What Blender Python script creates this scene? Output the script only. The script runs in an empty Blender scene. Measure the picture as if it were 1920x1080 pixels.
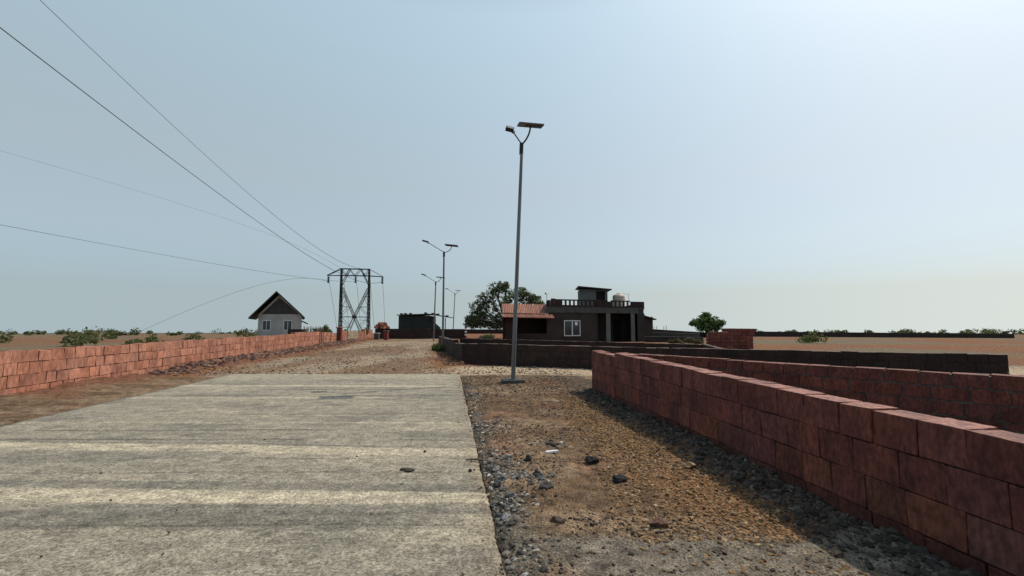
import bpy, math, random
import numpy as np
from mathutils import Vector, Matrix, noise as mnoise
random.seed(7); rng = np.random.default_rng(7)
S = bpy.context.scene
R = math.radians
# ------------------------------------------------------------------ camera
F = 811.0; HOR = 609.0; PITCH = math.atan((HOR-540)/F); CH = 1.6
cam_d = bpy.data.cameras.new('camera'); cam = bpy.data.objects.new('camera', cam_d)
S.collection.objects.link(cam); S.camera = cam
cam_d.sensor_width = 36.0; cam_d.lens = F/1920*36.0
cam_d.clip_start = 0.05; cam_d.clip_end = 12000
cam.location = (0, 0, CH); cam.rotation_euler = (math.pi/2+PITCH, 0, 0)
CP, SP = math.cos(PITCH), math.sin(PITCH)
def ray(px, py):
    return Vector((px-960, F*CP-(540-py)*SP, F*SP+(540-py)*CP))
def at(px, py, Y):
    r = ray(px, py); return r*(Y/r.y)+Vector((0, 0, CH))
def gp(px, py, z=0.0):
    r = ray(px, py); return r*((z-CH)/r.z)+Vector((0, 0, CH))
# ------------------------------------------------------------------ sky and sun
SUN_EL = R(56); SUN_AZ = R(64)          # azimuth measured from +Y towards +X
W = bpy.data.worlds.new('World'); S.world = W; W.use_nodes = True
nt = W.node_tree; nt.nodes.clear()
def N(t, ty, **k):
    n = t.nodes.new(ty)
    for a, b in k.items(): setattr(n, a, b)
    return n
sky = N(nt, 'ShaderNodeTexSky', sky_type='NISHITA', sun_disc=False, sun_elevation=SUN_EL, sun_rotation=SUN_AZ,
        altitude=60, air_density=1.0, dust_density=2.6, ozone_density=1.2)
tc = N(nt, 'ShaderNodeTexCoord'); sx = N(nt, 'ShaderNodeSeparateXYZ'); cx = N(nt, 'ShaderNodeCombineXYZ')
mx = N(nt, 'ShaderNodeMath', operation='MAXIMUM'); mx.inputs[1].default_value = 0.07
bg = N(nt, 'ShaderNodeBackground'); bg.inputs[1].default_value = 0.085
veil = N(nt, 'ShaderNodeBackground'); veil.inputs[1].default_value = 1.0
wo = N(nt, 'ShaderNodeOutputWorld'); ramp = N(nt, 'ShaderNodeValToRGB'); adds = N(nt, 'ShaderNodeAddShader')
L = nt.links.new
L(tc.outputs['Generated'], sx.inputs[0]); L(sx.outputs[0], cx.inputs[0]); L(sx.outputs[1], cx.inputs[1])
L(sx.outputs[2], mx.inputs[0]); L(mx.outputs[0], cx.inputs[2]); L(cx.outputs[0], sky.inputs[0])
L(mx.outputs[0], ramp.inputs[0]); L(sky.outputs[0], bg.inputs[0]); L(ramp.outputs[0], veil.inputs[0])
L(bg.outputs[0], adds.inputs[0]); L(veil.outputs[0], adds.inputs[1]); L(adds.outputs[0], wo.inputs[0])
# the dusty veil of a hazy dry-season sky, over the clear-air sky
SKYR = [(0.0, (.106, .153, .195)), (0.10, (.130, .168, .188)), (0.17, (.185, .208, .180)), (0.30, (.228, .250, .190)), (0.60, (.272, .362, .350)), (0.74, (.16, .21, .20)), (1.0, (.05, .08, .12))]
e = ramp.color_ramp.elements
e[0].position, e[0].color = SKYR[0][0], (*SKYR[0][1], 1); e[1].position, e[1].color = SKYR[-1][0], (*SKYR[-1][1], 1)
for p_, c_ in SKYR[1:-1]:
    q = e.new(p_); q.color = (*c_, 1)
sd = bpy.data.lights.new('sun', 'SUN'); sd.energy = 3.0; sd.angle = R(0.6); sd.color = (1.0, 0.915, 0.78)
sun = bpy.data.objects.new('sun', sd); S.collection.objects.link(sun)
SUNV = Vector((math.cos(SUN_EL)*math.sin(SUN_AZ), math.cos(SUN_EL)*math.cos(SUN_AZ), math.sin(SUN_EL)))
sun.rotation_euler = SUNV.to_track_quat('Z', 'Y').to_euler()
S.view_settings.view_transform = 'Standard'; S.view_settings.look = 'None'
S.view_settings.exposure = 0.12; S.view_settings.gamma = 1.0; S.view_settings.use_curve_mapping = False
# ------------------------------------------------------------------ helpers
class MB:
    def __init__(s): s.v = []; s.f = []; s.c = []; s.sm = []
    def add(s, vs, fs, col=(1, 1, 1), smooth=False):
        o = len(s.v); s.v += [tuple(v) for v in vs]
        for f in fs: s.f.append(tuple(i+o for i in f)); s.c.append(col); s.sm.append(smooth)
    def box(s, o, ux, uy, uz, col=(1, 1, 1), jit=0.0, top=None):
        """corner o and three edge vectors"""
        o, ux, uy, uz = Vector(o), Vector(ux), Vector(uy), Vector(uz)
        vs = [o+ux*a+uy*b+uz*c for c in (0, 1) for b in (0, 1) for a in (0, 1)]
        if jit: vs = [v+Vector((random.uniform(-jit, jit) for _ in range(3))) for v in vs]
        fs = [(0, 2, 3, 1), (4, 5, 7, 6), (0, 1, 5, 4), (2, 6, 7, 3), (0, 4, 6, 2), (1, 3, 7, 5)]
        if ux.cross(uy).dot(uz) < 0: fs = [f[::-1] for f in fs]
        s.add(vs, fs, col)
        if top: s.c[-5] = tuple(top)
    def abox(s, x0, x1, y0, y1, z0, z1, col=(1, 1, 1), jit=0):
        s.box((x0, y0, z0), (x1-x0, 0, 0), (0, y1-y0, 0), (0, 0, z1-z0), col, jit)
    def tube(s, pts, rad, n=8, col=(1, 1, 1), cap=True, smooth=True, rot=0.0):
        pts = [Vector(p) for p in pts]
        if not hasattr(rad, '__len__'): rad = [rad]*len(pts)
        t0 = (pts[1]-pts[0]).normalized()
        up = Vector((0, 0, 1)) if abs(t0.z) < 0.9 else Vector((1, 0, 0))
        a = t0.cross(up).normalized(); vs = []
        for i, p in enumerate(pts):
            t = (pts[min(i+1, len(pts)-1)]-pts[max(i-1, 0)]).normalized()
            a = (a-t*a.dot(t)).normalized(); b = t.cross(a)
            for k in range(n):
                th = 2*math.pi*k/n+rot
                vs.append(p+(a*math.cos(th)+b*math.sin(th))*rad[i])
        fs = []
        for i in range(len(pts)-1):
            for k in range(n):
                k2 = (k+1) % n
                fs.append((i*n+k, i*n+k2, (i+1)*n+k2, (i+1)*n+k))
        s.add(vs, fs, col, smooth)
        if cap:
            s.add(vs[:n], [tuple(range(n))[::-1]], col); s.add(vs[-n:], [tuple(range(n))], col)
    def bar(s, a, b, w, col=(1, 1, 1)):
        s.tube([a, b], w*0.55, 4, col, True, False, math.pi/4)
    def lathe(s, c, prof, n=20, col=(1, 1, 1), smooth=True):
        c = Vector(c); vs = []
        for r, z in prof:
            for k in range(n): vs.append(c+Vector((r*math.cos(2*math.pi*k/n), r*math.sin(2*math.pi*k/n), z)))
        fs = [(i*n+k, i*n+(k+1) % n, (i+1)*n+(k+1) % n, (i+1)*n+k) for i in range(len(prof)-1) for k in range(n)]
        s.add(vs, fs, col, smooth)
    def build(s, name, mat, parent=None):
        m = bpy.data.meshes.new(name)
        base = Vector((0, 0, 0))
        if parent is not None: base = Vector(parent.get('_w', (0, 0, 0)))
        m.from_pydata([(v[0]-base.x, v[1]-base.y, v[2]-base.z) for v in s.v], [], s.f)
        at_ = m.attributes.new('col', 'FLOAT_COLOR', 'CORNER')
        arr = np.repeat(np.array([(*c, 1) for c in s.c], dtype=np.float32), [len(f) for f in s.f], axis=0)
        at_.data.foreach_set('color', arr.ravel())
        m.polygons.foreach_set('use_smooth', s.sm); m.materials.append(mat); m.update()
        o = bpy.data.objects.new(name, m); S.collection.objects.link(o)
        if parent is not None: o.parent = parent
        return o
def tag(o, label=None, cat=None, group=None, kind=None):
    if label: o['label'] = label
    if cat: o['category'] = cat
    if group: o['group'] = group
    if kind: o['kind'] = kind
    return o
def thing(name, loc, label, cat, group=None):
    o = bpy.data.objects.new(name, None); S.collection.objects.link(o); o.location = loc
    o.empty_display_size = 0.2; o['_w'] = tuple(loc)
    return tag(o, label, cat, group)
def reorigin(o):
    """put the origin of a one-mesh thing at its base"""
    m = o.data; co = np.empty(len(m.vertices)*3, dtype=np.float32); m.vertices.foreach_get('co', co); co = co.reshape(-1, 3)
    c = np.array([(co[:, 0].min()+co[:, 0].max())/2, (co[:, 1].min()+co[:, 1].max())/2, co[:, 2].min()], dtype=np.float32)
    m.vertices.foreach_set('co', (co-c).ravel()); o.location = [float(x) for x in c]; m.update(); return o
def copy_tree(o, parent=None):
    c = o.copy(); S.collection.objects.link(c)
    if parent is not None: c.parent = parent
    for ch in [k for k in S.objects if k.parent == o and k != c]: copy_tree(ch, c)
    return c
# ------------------------------------------------------------------ materials
def M(name, base, base2=None, rough=0.85, scale=6.0, stretch=(1, 1, 1), bump=0.3, bscale=None, metal=0.0, attr=True,
      detail=6, spec=0.25, bdist=0.02, lo=0.35, hi=0.65, fine=None):
    m = bpy.data.materials.new(name); m.use_nodes = True; t = m.node_tree; b = t.nodes['Principled BSDF']; l = t.links.new
    b.inputs['Roughness'].default_value = rough; b.inputs['Metallic'].default_value = metal
    b.inputs['Specular IOR Level'].default_value = spec
    tc = N(t, 'ShaderNodeTexCoord'); mp = N(t, 'ShaderNodeMapping'); mp.inputs['Scale'].default_value = stretch
    l(tc.outputs['Object'], mp.inputs[0])
    n1 = N(t, 'ShaderNodeTexNoise'); n1.inputs['Scale'].default_value = scale; n1.inputs['Detail'].default_value = detail
    n1.inputs['Roughness'].default_value = 0.62
    l(mp.outputs[0], n1.inputs[0])
    r = N(t, 'ShaderNodeValToRGB'); b2 = base2 or tuple(x*0.72 for x in base)
    r.color_ramp.elements[0].position = lo; r.color_ramp.elements[0].color = (*b2, 1)
    r.color_ramp.elements[1].position = hi; r.color_ramp.elements[1].color = (*base, 1)
    l(n1.outputs[0], r.inputs[0]); out = r.outputs[0]
    if fine:
        n3 = N(t, 'ShaderNodeTexNoise'); n3.inputs['Scale'].default_value = fine[0]; n3.inputs['Detail'].default_value = 3
        l(mp.outputs[0], n3.inputs[0])
        r3 = N(t, 'ShaderNodeMapRange'); r3.inputs[1].default_value = 0.35; r3.inputs[2].default_value = 0.65
        r3.inputs[3].default_value = 1-fine[1]; r3.inputs[4].default_value = 1+fine[1]
        l(n3.outputs[0], r3.inputs[0]); mm = N(t, 'ShaderNodeMix', data_type='RGBA', blend_type='MULTIPLY'); mm.inputs[0].default_value = 1
        l(out, mm.inputs[6]); l(r3.outputs[0], mm.inputs[7]); out = mm.outputs[2]
    if attr:
        a = N(t, 'ShaderNodeAttribute', attribute_name='col'); mm = N(t, 'ShaderNodeMix', data_type='RGBA', blend_type='MULTIPLY')
        mm.inputs[0].default_value = 1; l(out, mm.inputs[6]); l(a.outputs[0], mm.inputs[7]); out = mm.outputs[2]
    l(out, b.inputs['Base Color'])
    if bump:
        n2 = N(t, 'ShaderNodeTexNoise'); n2.inputs['Scale'].default_value = bscale or scale*3; n2.inputs['Detail'].default_value = 6
        l(mp.outputs[0], n2.inputs[0]); bp = N(t, 'ShaderNodeBump'); bp.inputs['Strength'].default_value = bump
        bp.inputs['Distance'].default_value = bdist
        l(n2.outputs[0], bp.inputs['Height']); l(bp.outputs[0], b.inputs['Normal'])
    return m
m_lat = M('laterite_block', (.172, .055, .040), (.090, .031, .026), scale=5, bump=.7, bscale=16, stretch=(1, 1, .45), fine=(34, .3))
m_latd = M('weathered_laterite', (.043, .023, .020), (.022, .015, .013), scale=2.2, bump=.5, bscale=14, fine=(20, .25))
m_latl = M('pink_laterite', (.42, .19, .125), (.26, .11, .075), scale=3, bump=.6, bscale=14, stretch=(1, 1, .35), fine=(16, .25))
m_mort = M('mortar', (.09, .06, .05), (.04, .028, .025), scale=8, bump=.5)
m_mort2 = M('pale_mortar', (.22, .21, .19), (.10, .09, .085), scale=8, bump=.5)
m_conc = M('grey_concrete', (.085, .083, .077), (.045, .045, .042), scale=3, bump=.3)
m_plast = M('dark_cement_plaster', (.044, .035, .030), (.026, .021, .019), scale=1.2, bump=.3)
m_pale = M('pale_plaster', (.13, .13, .122), (.09, .09, .086), scale=1.0, bump=.15)
m_white = M('white_paint', (.42, .42, .40), (.32, .32, .30), scale=1.0, bump=.1)
m_beige = M('limewashed_block', (.36, .29, .22), (.24, .18, .13), scale=4, bump=.4, stretch=(1, 1, .4))
m_frame = M('window_frame_white', (.75, .76, .76), (.6, .6, .6), rough=.4, scale=4, bump=0)
m_glass = M('dark_window_glass', (.02, .025, .03), (.012, .014, .018), rough=.08, scale=1, bump=0, spec=.6)
m_black = M('dark_opening', (.012, .011, .012), rough=.9, scale=2, bump=0)
m_tile = M('clay_tile', (.40, .205, .145), (.26, .125, .09), scale=3.5, bump=.3, fine=(25, .2))
m_sheet = M('dark_roof_sheet', (.06, .055, .052), (.035, .033, .032), scale=3, bump=.2, rough=.6)
m_shed = M('dark_green_cladding', (.028, .034, .032), (.018, .022, .02), scale=1.5, bump=.2)
m_steel = M('pylon_steel', (.022, .026, .026), (.014, .017, .017), rough=.65, scale=3, bump=0)
m_wire = M('wire_metal', (.10, .11, .11), rough=.6, scale=3, bump=0)
m_galv = M('galvanised_steel', (.15, .152, .155), (.085, .088, .09), rough=.36, metal=.35, scale=9, stretch=(1, 1, .15), bump=.05, spec=.5)
m_lampd = M('dark_lamp_metal', (.03, .032, .036), (.02, .021, .024), rough=.45, scale=6, bump=0, metal=.3)
m_lampg = M('grey_lamp_housing', (.28, .29, .30), (.22, .23, .24), rough=.4, scale=6, bump=0)
m_panel = M('panel_backing', (.17, .15, .135), (.12, .105, .095), rough=.6, scale=3, bump=0)
m_cell = M('solar_cells', (.012, .016, .04), (.008, .01, .03), rough=.12, scale=3, bump=0, spec=.6)
m_lens = M('lamp_lens', (.55, .55, .5), rough=.3, scale=3, bump=0)
m_bark = M('bark', (.085, .065, .05), (.045, .035, .028), scale=6, bump=.6, stretch=(1, 1, .3))
m_tank = M('cream_plastic', (.52, .44, .36), (.42, .35, .29), rough=.45, scale=1.5, bump=0)
m_rock = M('stone', (1, 1, 1), (.62, .62, .62), scale=14, bump=.5, bscale=40)
m_stick = M('dry_wood', (.17, .13, .10), (.09, .07, .055), scale=8, bump=.3)
m_rust = M('red_painted_post', (.20, .045, .04), (.11, .03, .028), scale=5, bump=.4)
def leafmat(name, c1, c2):
    m = M(name, c1, c2, rough=.55, scale=1.3, bump=0, detail=3, spec=.3)
    t = m.node_tree; b = t.nodes['Principled BSDF']
    tr = N(t, 'ShaderNodeBsdfTranslucent'); tr.inputs[0].default_value = (c1[0]*1.3, c1[1]*1.5, c1[2]*.6, 1)
    mxs = N(t, 'ShaderNodeMixShader'); mxs.inputs[0].default_value = .25
    o = t.nodes['Material Output']; t.links.new(b.outputs[0], mxs.inputs[1]); t.links.new(tr.outputs[0], mxs.inputs[2]); t.links.new(mxs.outputs[0], o.inputs[0])
    return m
m_leaf1 = leafmat('dusty_dark_leaves', (.125, .145, .09), (.05, .065, .045))
m_leaf2 = leafmat('green_leaves', (.10, .165, .06), (.045, .08, .032))
m_leaf3 = leafmat('scrub_leaves', (.09, .12, .03), (.04, .055, .02))
m_straw = leafmat('dry_brush', (.11, .085, .055), (.05, .042, .03))
# ------------------------------------------------------------------ numpy noise
_P = rng.permutation(512)
def vnoise(x, y, seed=0):
    xi = np.floor(x).astype(np.int64); yi = np.floor(y).astype(np.int64); xf = x-xi; yf = y-yi
    u = xf*xf*(3-2*xf); v = yf*yf*(3-2*yf)
    def h(a, b): return _P[(_P[(a+seed*37) & 511]+b) & 511]/511.0
    return (h(xi, yi)*(1-u)+h(xi+1, yi)*u)*(1-v)+(h(xi, yi+1)*(1-u)+h(xi+1, yi+1)*u)*v
def fbm(x, y, o=4, seed=0, g=.5):
    a = 1; s = 0; n = 0
    for k in range(o): s = s+a*vnoise(x*2**k+k*17.3, y*2**k+k*9.1, seed+k); n += a; a *= g
    return s/n
def sst(a, b, x): t = np.clip((x-a)/(b-a), 0, 1); return t*t*(3-2*t)
# ------------------------------------------------------------------ road frame
eA = gp(946, 1080); eB = gp(862, 702)
RK = (eB.x-eA.x)/(eB.y-eA.y); RX0 = eA.x-RK*eA.y        # slab right edge X = RX0 + RK*Y
SLAB_END = eB.y; SLAB_W = 7.4
wA = gp(1110, 735); wB = gp(1365, 861)
WK = (wB.x-wA.x)/(wB.y-wA.y); WX0 = wA.x-WK*wA.y        # near wall left face
LWX0 = gp(555, 655).x-RK*gp(555, 655).y                  # left wall line
def slab_edge(y): return RX0+RK*y
def near_wall_x(y): return WX0+WK*y
def ground_h(x, y):
    x = np.asarray(x, float); y = np.asarray(y, float)
    d = x-slab_edge(y)
    near = 1-sst(25, 60, y)
    h = (fbm(x*.35, y*.35, 3, 1)-.5)*.10*near + (fbm(x*1.7, y*1.7, 4, 5)-.5)*.05*near
    fineamp = (1-sst(14, 22, y))*near
    h = h+((fbm(x*9, y*9, 3, 11)-.5)*.044+(vnoise(x*29, y*29, 3)-.5)*.018)*fineamp*(.3+.7*sst(3.3, 3.6, y))
    # trampled wheel ruts in the soil strip
    h = h-.02*np.exp(-((d-1.15+.1*np.sin(y*.8))/.16)**2)*(y < 12)
    # rubble bank at the foot of the near wall
    wd = near_wall_x(y)-x
    h = h+.10*np.exp(-(np.clip(wd, 0, 9)/.45)**2)*(y < 11)*(wd > -0.6)*fbm(x*3, y*3, 3, 21)*1.3
    # bank against the left wall
    lx = LWX0+RK*y
    h = h+.22*np.exp(-((x-lx)/.9)**2)*fbm(x*1.3, y*1.3, 3, 31)*(y < 48)
    # trench under / beside the slab
    under = (d < .0) & (d > -SLAB_W) & (y < SLAB_END)
    h = h-.045*np.exp(-(np.clip(d, 0, 9)/.10)**2)*(y < SLAB_END)
    h = np.where(under, -.14, h)
    h = np.where((~under) & (y > SLAB_END-.3) & (y < SLAB_END+1.2) & (d < 0), np.minimum(h, .0), h)
    # the plateau falls away behind the plots
    h = h-sst(70, 420, y)*26-sst(300, 3800, y)*26
    h = h-sst(60, 900, np.abs(x))*20*(y > 0)
    return h
def axis(segs):
    out = [segs[0][0]]
    for a, b, st in segs:
        n = max(1, int(round((b-a)/st))); out += list(np.linspace(a, b, n+1)[1:])
    return np.array(out)
xs = axis([(-4200, -600, 600), (-600, -120, 40), (-120, -40, 8), (-40, -16, 1.5), (-16, -9, .18), (-9, -1.6, .14), (-1.6, 5.2, .034), (5.2, 12, .25), (12, 40, 2), (40, 120, 8), (120, 600, 40), (600, 4200, 600)])
ys = axis([(-60, -6, 6), (-6, 1.8, .3), (1.8, 9, .034), (9, 16, .05), (16, 30, .14), (30, 60, .5), (60, 130, 5), (130, 500, 30), (500, 3980, 290)])
GX, GY = np.meshgrid(xs, ys); GZ = ground_h(GX, GY)
nx, ny = len(xs), len(ys)
co = np.stack([GX, GY, GZ], -1).reshape(-1, 3).astype(np.float32)
ii = (np.arange(ny-1)[:, None]*nx+np.arange(nx-1)[None]).ravel()
quads = np.stack([ii, ii+1, ii+1+nx, ii+nx], -1).astype(np.int32)
def np_mesh(name, co, faces, mat, smooth=True, pcol=None, fcol=None):
    m = bpy.data.meshes.new(name); k = faces.shape[1]
    m.vertices.add(len(co)); m.vertices.foreach_set('co', co.astype(np.float32).ravel())
    m.loops.add(faces.size); m.loops.foreach_set('vertex_index', faces.astype(np.int32).ravel())
    m.polygons.add(len(faces)); m.polygons.foreach_set('loop_start', np.arange(0, faces.size, k, dtype=np.int32))
    m.polygons.foreach_set('loop_total', np.full(len(faces), k, dtype=np.int32))
    m.polygons.foreach_set('use_smooth', np.full(len(faces), smooth))
    if pcol is not None:
        a = m.attributes.new('col', 'FLOAT_COLOR', 'POINT'); a.data.foreach_set('color', np.concatenate([pcol, np.ones((len(pcol), 1))], 1).astype(np.float32).ravel())
    m.update(calc_edges=True); m.validate(); m.materials.append(mat)
    o = bpy.data.objects.new(name, m); S.collection.objects.link(o); return o
# soil colour: kinds of soil by place, plus shade painted in along the near wall
BROWN = np.array([.140, .096, .060]); TAN = np.array([.215, .160, .108]); ORANGE = np.array([.235, .118, .052]); GREY = np.array([.19, .175, .145])
DARK = np.array([.055, .045, .040]); DUST = np.array([.31, .245, .175]); RED = np.array([.19, .085, .055])
def mixc(a, b, t): return a*(1-t[..., None])+b*t[..., None]
x, y = GX, GY; d = x-slab_edge(y); wd = near_wall_x(y)-x
wob = (fbm(x*1.1, y*1.1, 4, 41)-.5)
C = np.broadcast_to(BROWN, x.shape+(3,)).copy()
C = mixc(C, TAN, sst(.46, .62, fbm(x*.9, y*2.2, 4, 51))*.85)
C = mixc(C, RED, sst(.55, .70, fbm(x*1.4, y*1.6, 4, 57))*.35)
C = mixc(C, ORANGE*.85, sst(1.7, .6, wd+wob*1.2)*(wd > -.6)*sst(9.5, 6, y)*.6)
C = mixc(C, np.array([.085, .065, .05]), sst(.55, .35, wd+wob*.3)*(wd > -.6)*.8)  # near wall's shadow strip, darkened in the soil colour
C = mixc(C, GREY*.62, sst(.42, .12, d+wob*.7)*(d > -.1)*sst(.40, .55, fbm(x*2.3, y*1.3, 3, 61))*.9*(y < SLAB_END))
C = mixc(C, GREY*mixc(np.ones(x.shape+(3,))*1.15, np.ones(3)*.5, fbm(x*.8, y*9, 4, 77)), sst(3.55, 3.35, y+wob*.35)*sst(.05, .6, d+wob)*.95)
C = mixc(C, DARK, sst(.63, .74, fbm(x*5, y*5, 3, 71))*.35*(y < 14))
# far road and cross road
far = sst(SLAB_END-.6, SLAB_END+.1, y+wob*.6)
road = np.clip(sst(.9, -.5, d+wob*1.5-np.clip(y-14, 0, 4)*-.35), 0, 1)*sst(-8.9, -7.4, d+wob*1.5)
FR = mixc(np.broadcast_to(np.array([.195, .133, .088]), x.shape+(3,)).copy(), DUST, sst(.44, .60, fbm(x*.45, y*.16, 4, 81)))
FR = mixc(FR, np.array([.24, .215, .165]), sst(.5, .68, fbm(x*.7+9, y*.3, 4, 83))*.6)
C2 = mixc(np.broadcast_to(ORANGE*.85, x.shape+(3,)).copy(), RED, sst(.4, .6, fbm(x*.8, y*.8, 3, 91)))
C2 = mixc(C2, FR, road)
cross = sst(SLAB_END+3.3, SLAB_END+2.2, y+wob*.5)*sst(-.5, .6, d+.3)
C2 = mixc(C2, np.array([.40, .33, .24]), cross*.95)
C = mixc(C, C2, far)
C = mixc(C, RED*.8, sst(1.6, .4, np.abs(x-(LWX0+RK*y))+wob)*.8*(y > 10))
C = mixc(C, np.array([.15, .125, .085]), sst(14, 26, np.abs(x+4)+wob*6)*sst(.35, .6, fbm(x*.12, y*.12, 4, 141)))
C = mixc(C, np.array([.10, .11, .09]), sst(95, 140, y))
m_soil = M('soil', (1.35, 1.28, 1.22), (.50, .48, .47), rough=.95, scale=7, bump=.9, bscale=38, detail=9, spec=.1, bdist=.03, fine=(70, .55), lo=.34, hi=.64)
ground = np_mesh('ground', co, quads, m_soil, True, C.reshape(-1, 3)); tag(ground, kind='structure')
# ------------------------------------------------------------------ concrete road slab
def slab_material():
    m = bpy.data.materials.new('broomed_road_concrete'); m.use_nodes = True; t = m.node_tree; l = t.links.new; b = t.nodes['Principled BSDF']
    b.inputs['Roughness'].default_value = .88; b.inputs['Specular IOR Level'].default_value = .2
    tc = N(t, 'ShaderNodeTexCoord')
    def noise(scale, stretch, det=5, rough=.6):
        mp = N(t, 'ShaderNodeMapping'); mp.inputs['Scale'].default_value = stretch; l(tc.outputs['Object'], mp.inputs[0])
        n = N(t, 'ShaderNodeTexNoise'); n.inputs['Scale'].default_value = scale; n.inputs['Detail'].default_value = det; n.inputs['Roughness'].default_value = rough
        l(mp.outputs[0], n.inputs[0]); return n.outputs[0]
    def rng_(v, a, b_, c, d_):
        r = N(t, 'ShaderNodeMapRange'); r.interpolation_type = 'SMOOTHSTEP'
        for i, q in enumerate((a, b_, c, d_)): r.inputs[i+1].default_value = q
        l(v, r.inputs[0]); return r.outputs[0]
    def mulc(c, v):
        mm = N(t, 'ShaderNodeMix', data_type='RGBA', blend_type='MULTIPLY'); mm.inputs[0].default_value = 1; l(c, mm.inputs[6]); l(v, mm.inputs[7]); return mm.outputs[2]
    a = N(t, 'ShaderNodeAttribute', attribute_name='col'); out = a.outputs[0]
    out = mulc(out, rng_(noise(5, (.8, 1, 1), 9, .78), .33, .67, .74, 1.25))
    out = mulc(out, rng_(noise(30, (1, 1, 1), 6, .9), .37, .63, .58, 1.38))
    out = mulc(out, rng_(noise(62, (.8, 1, 1), 3, .85), .38, .56, .48, 1.24))
    out = mulc(out, rng_(noise(26, (1, 1, 1), 4, .8), .27, .36, .45, 1.0))
    l(out, b.inputs['Base Color'])
    bp = N(t, 'ShaderNodeBump'); bp.inputs['Strength'].default_value = .75; bp.inputs['Distance'].default_value = .012
    l(noise(60, (.6, 1, 1), 6, .75), bp.inputs['Height']); l(bp.outputs[0], b.inputs['Normal']); return m
sy = axis([(-6, 1.8, .3), (1.8, 6, .014), (6, 9, .025), (9, SLAB_END, .04)]); su = axis([(-SLAB_W, -5.5, .12), (-5.5, -.12, .045), (-.12, 0, .02)])
SU, SY = np.meshgrid(su, sy)
ragged = (vnoise(SY*3, SY*0, 7)-.5)*.02+(vnoise(SY*27, SY*0, 9)-.5)*.014
SX = slab_edge(SY)+SU+ragged*sst(-.5, 0, SU)
SYY = SY+((vnoise(SX*3, SX*0, 4)-.5)*.10)*sst(SLAB_END-.4, SLAB_END, SY)
# joints and hand-trowelled ridges run across the road
def band(yc, w, amp, seed, lean=0.0):
    yy = SYY-(fbm(SX*.5, SX*0+seed, 3, seed)-.5)*amp-lean*(SX+2)
    return np.exp(-(np.abs((yy-yc)/w))**10)*(.62+.38*sst(.36, .5, fbm(SX*1.6+seed, SYY*11, 4, seed+200)))
yb = lambda py: gp(760, py).y
SZ = .012+(fbm(SX*.4, SYY*.6, 3, 3)-.5)*.02+(fbm(SX*.5, SYY*14, 3, 13)-.5)*.010+(vnoise(SX*3, SYY*30, 5)-.5)*.003
SZ -= sst(-.05, 0, SU)*.012
CONC = np.array([.262, .234, .182]); PALE = np.array([.46, .40, .290]); DKC = np.array([.125, .117, .100])
SC = np.broadcast_to(CONC, SX.shape+(3,)).copy()
SC = mixc(SC, DKC, sst(.5, .72, fbm(SX*.8, SYY*1.7, 6, 101, .6))*.5)
SC = mixc(SC, PALE*.82, sst(.55, .72, fbm(SX*.7+5, SYY*1.7, 6, 105, .6))*.45)
SC = mixc(SC, PALE, np.clip(band((yb(922)+yb(948))/2, (yb(922)-yb(948))/2*1.02, .05, 3, -.03), 0, 1)*.92)
SC = mixc(SC, DKC, np.clip(band(yb(956), .12, .12, 5), 0, 1)*.55)
SC = mixc(SC, DKC*.8, np.clip(band(yb(975), .16, .15, 6), 0, 1)*.55*sst(-.3, -1.4, SX))
SC = mixc(SC, DKC, np.clip(band(yb(914), .10, .03, 3, -.03), 0, 1)*.55)
SC = mixc(SC, PALE*.95, np.clip(band(yb(845), .17, .16, 8, -.05), 0, 1)*.85)
SC = mixc(SC, DKC, np.clip(band(yb(837), .05, .16, 8, -.05), 0, 1)*.5)
SC = mixc(SC, PALE, np.clip(band(yb(725), .14, .1, 9, -.02), 0, 1)*.75)
SC = mixc(SC, PALE, np.clip(band(yb(747), .07, .06, 10), 0, 1)*.65*sst(-2.2, -3.2, SX))
SC = mixc(SC, PALE*.9, np.clip(band(yb(794), .05, .05, 12), 0, 1)*.6)
SC = mixc(SC, PALE*.8, np.clip(band(yb(780), .05, .1, 13), 0, 1)*.4*sst(-1, -2, SX))
SC = mixc(SC, PALE*.85, sst(SLAB_END-1.6, SLAB_END-1.0, SYY)*.35)
SC = mixc(SC, PALE*.86, np.clip(band(yb(1008), .13, .1, 14), 0, 1)*.6*sst(-1.2, -.4, SX))
for py, w, a_, s_ in ((808, .03, .6, 21), (826, .035, .55, 22), (888, .012, .5, 23), (862, .012, .5, 24), (1000, .012, .5, 25), (780, .03, .5, 26), (742, .06, .45, 27), (731, .05, .55, 28), (986, .014, .5, 29)):
    k = sst(.42, .6, vnoise(SX*.9+s_, SX*0+s_, s_))
    SC = mixc(SC, DKC*.45, np.clip(band(yb(py), w, .10, s_), 0, 1)*a_*k)
    SZ -= .006*np.clip(band(yb(py), w, .10, s_), 0, 1)*k
SC = SC*(1+.34*(vnoise(SX*21, SYY*33, 203)-.5)+.24*(vnoise(SX*10, SYY*14, 205)-.5))[..., None]
SC = mixc(SC, DKC*.6, (vnoise(SX*17, SYY*31, 207) > .93)*.5)
SC = mixc(SC, TAN*.9, sst(-.28, -.02, SU+(fbm(SX*6, SYY*6, 3, 44)-.5)*.3)*.35)
snx, sny = len(su), len(sy)
top = np.stack([SX, SYY, SZ], -1).reshape(-1, 3)
si = (np.arange(sny-1)[:, None]*snx+np.arange(snx-1)[None]).ravel(); sf = np.stack([si, si+1, si+1+snx, si+snx], -1)
ring = np.concatenate([np.arange(sny)*snx+snx-1, (sny-1)*snx+np.arange(snx)[::-1][1:], (np.arange(sny)[::-1][1:])*snx])
low = top[ring].copy(); low[:, 2] = -.22; nb = len(top)
a_, b_ = ring[:-1], ring[1:]; la = nb+np.arange(len(ring))[:-1]; lb = la+1
sf = np.concatenate([sf, np.stack([a_, la, lb, b_], -1)])
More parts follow.
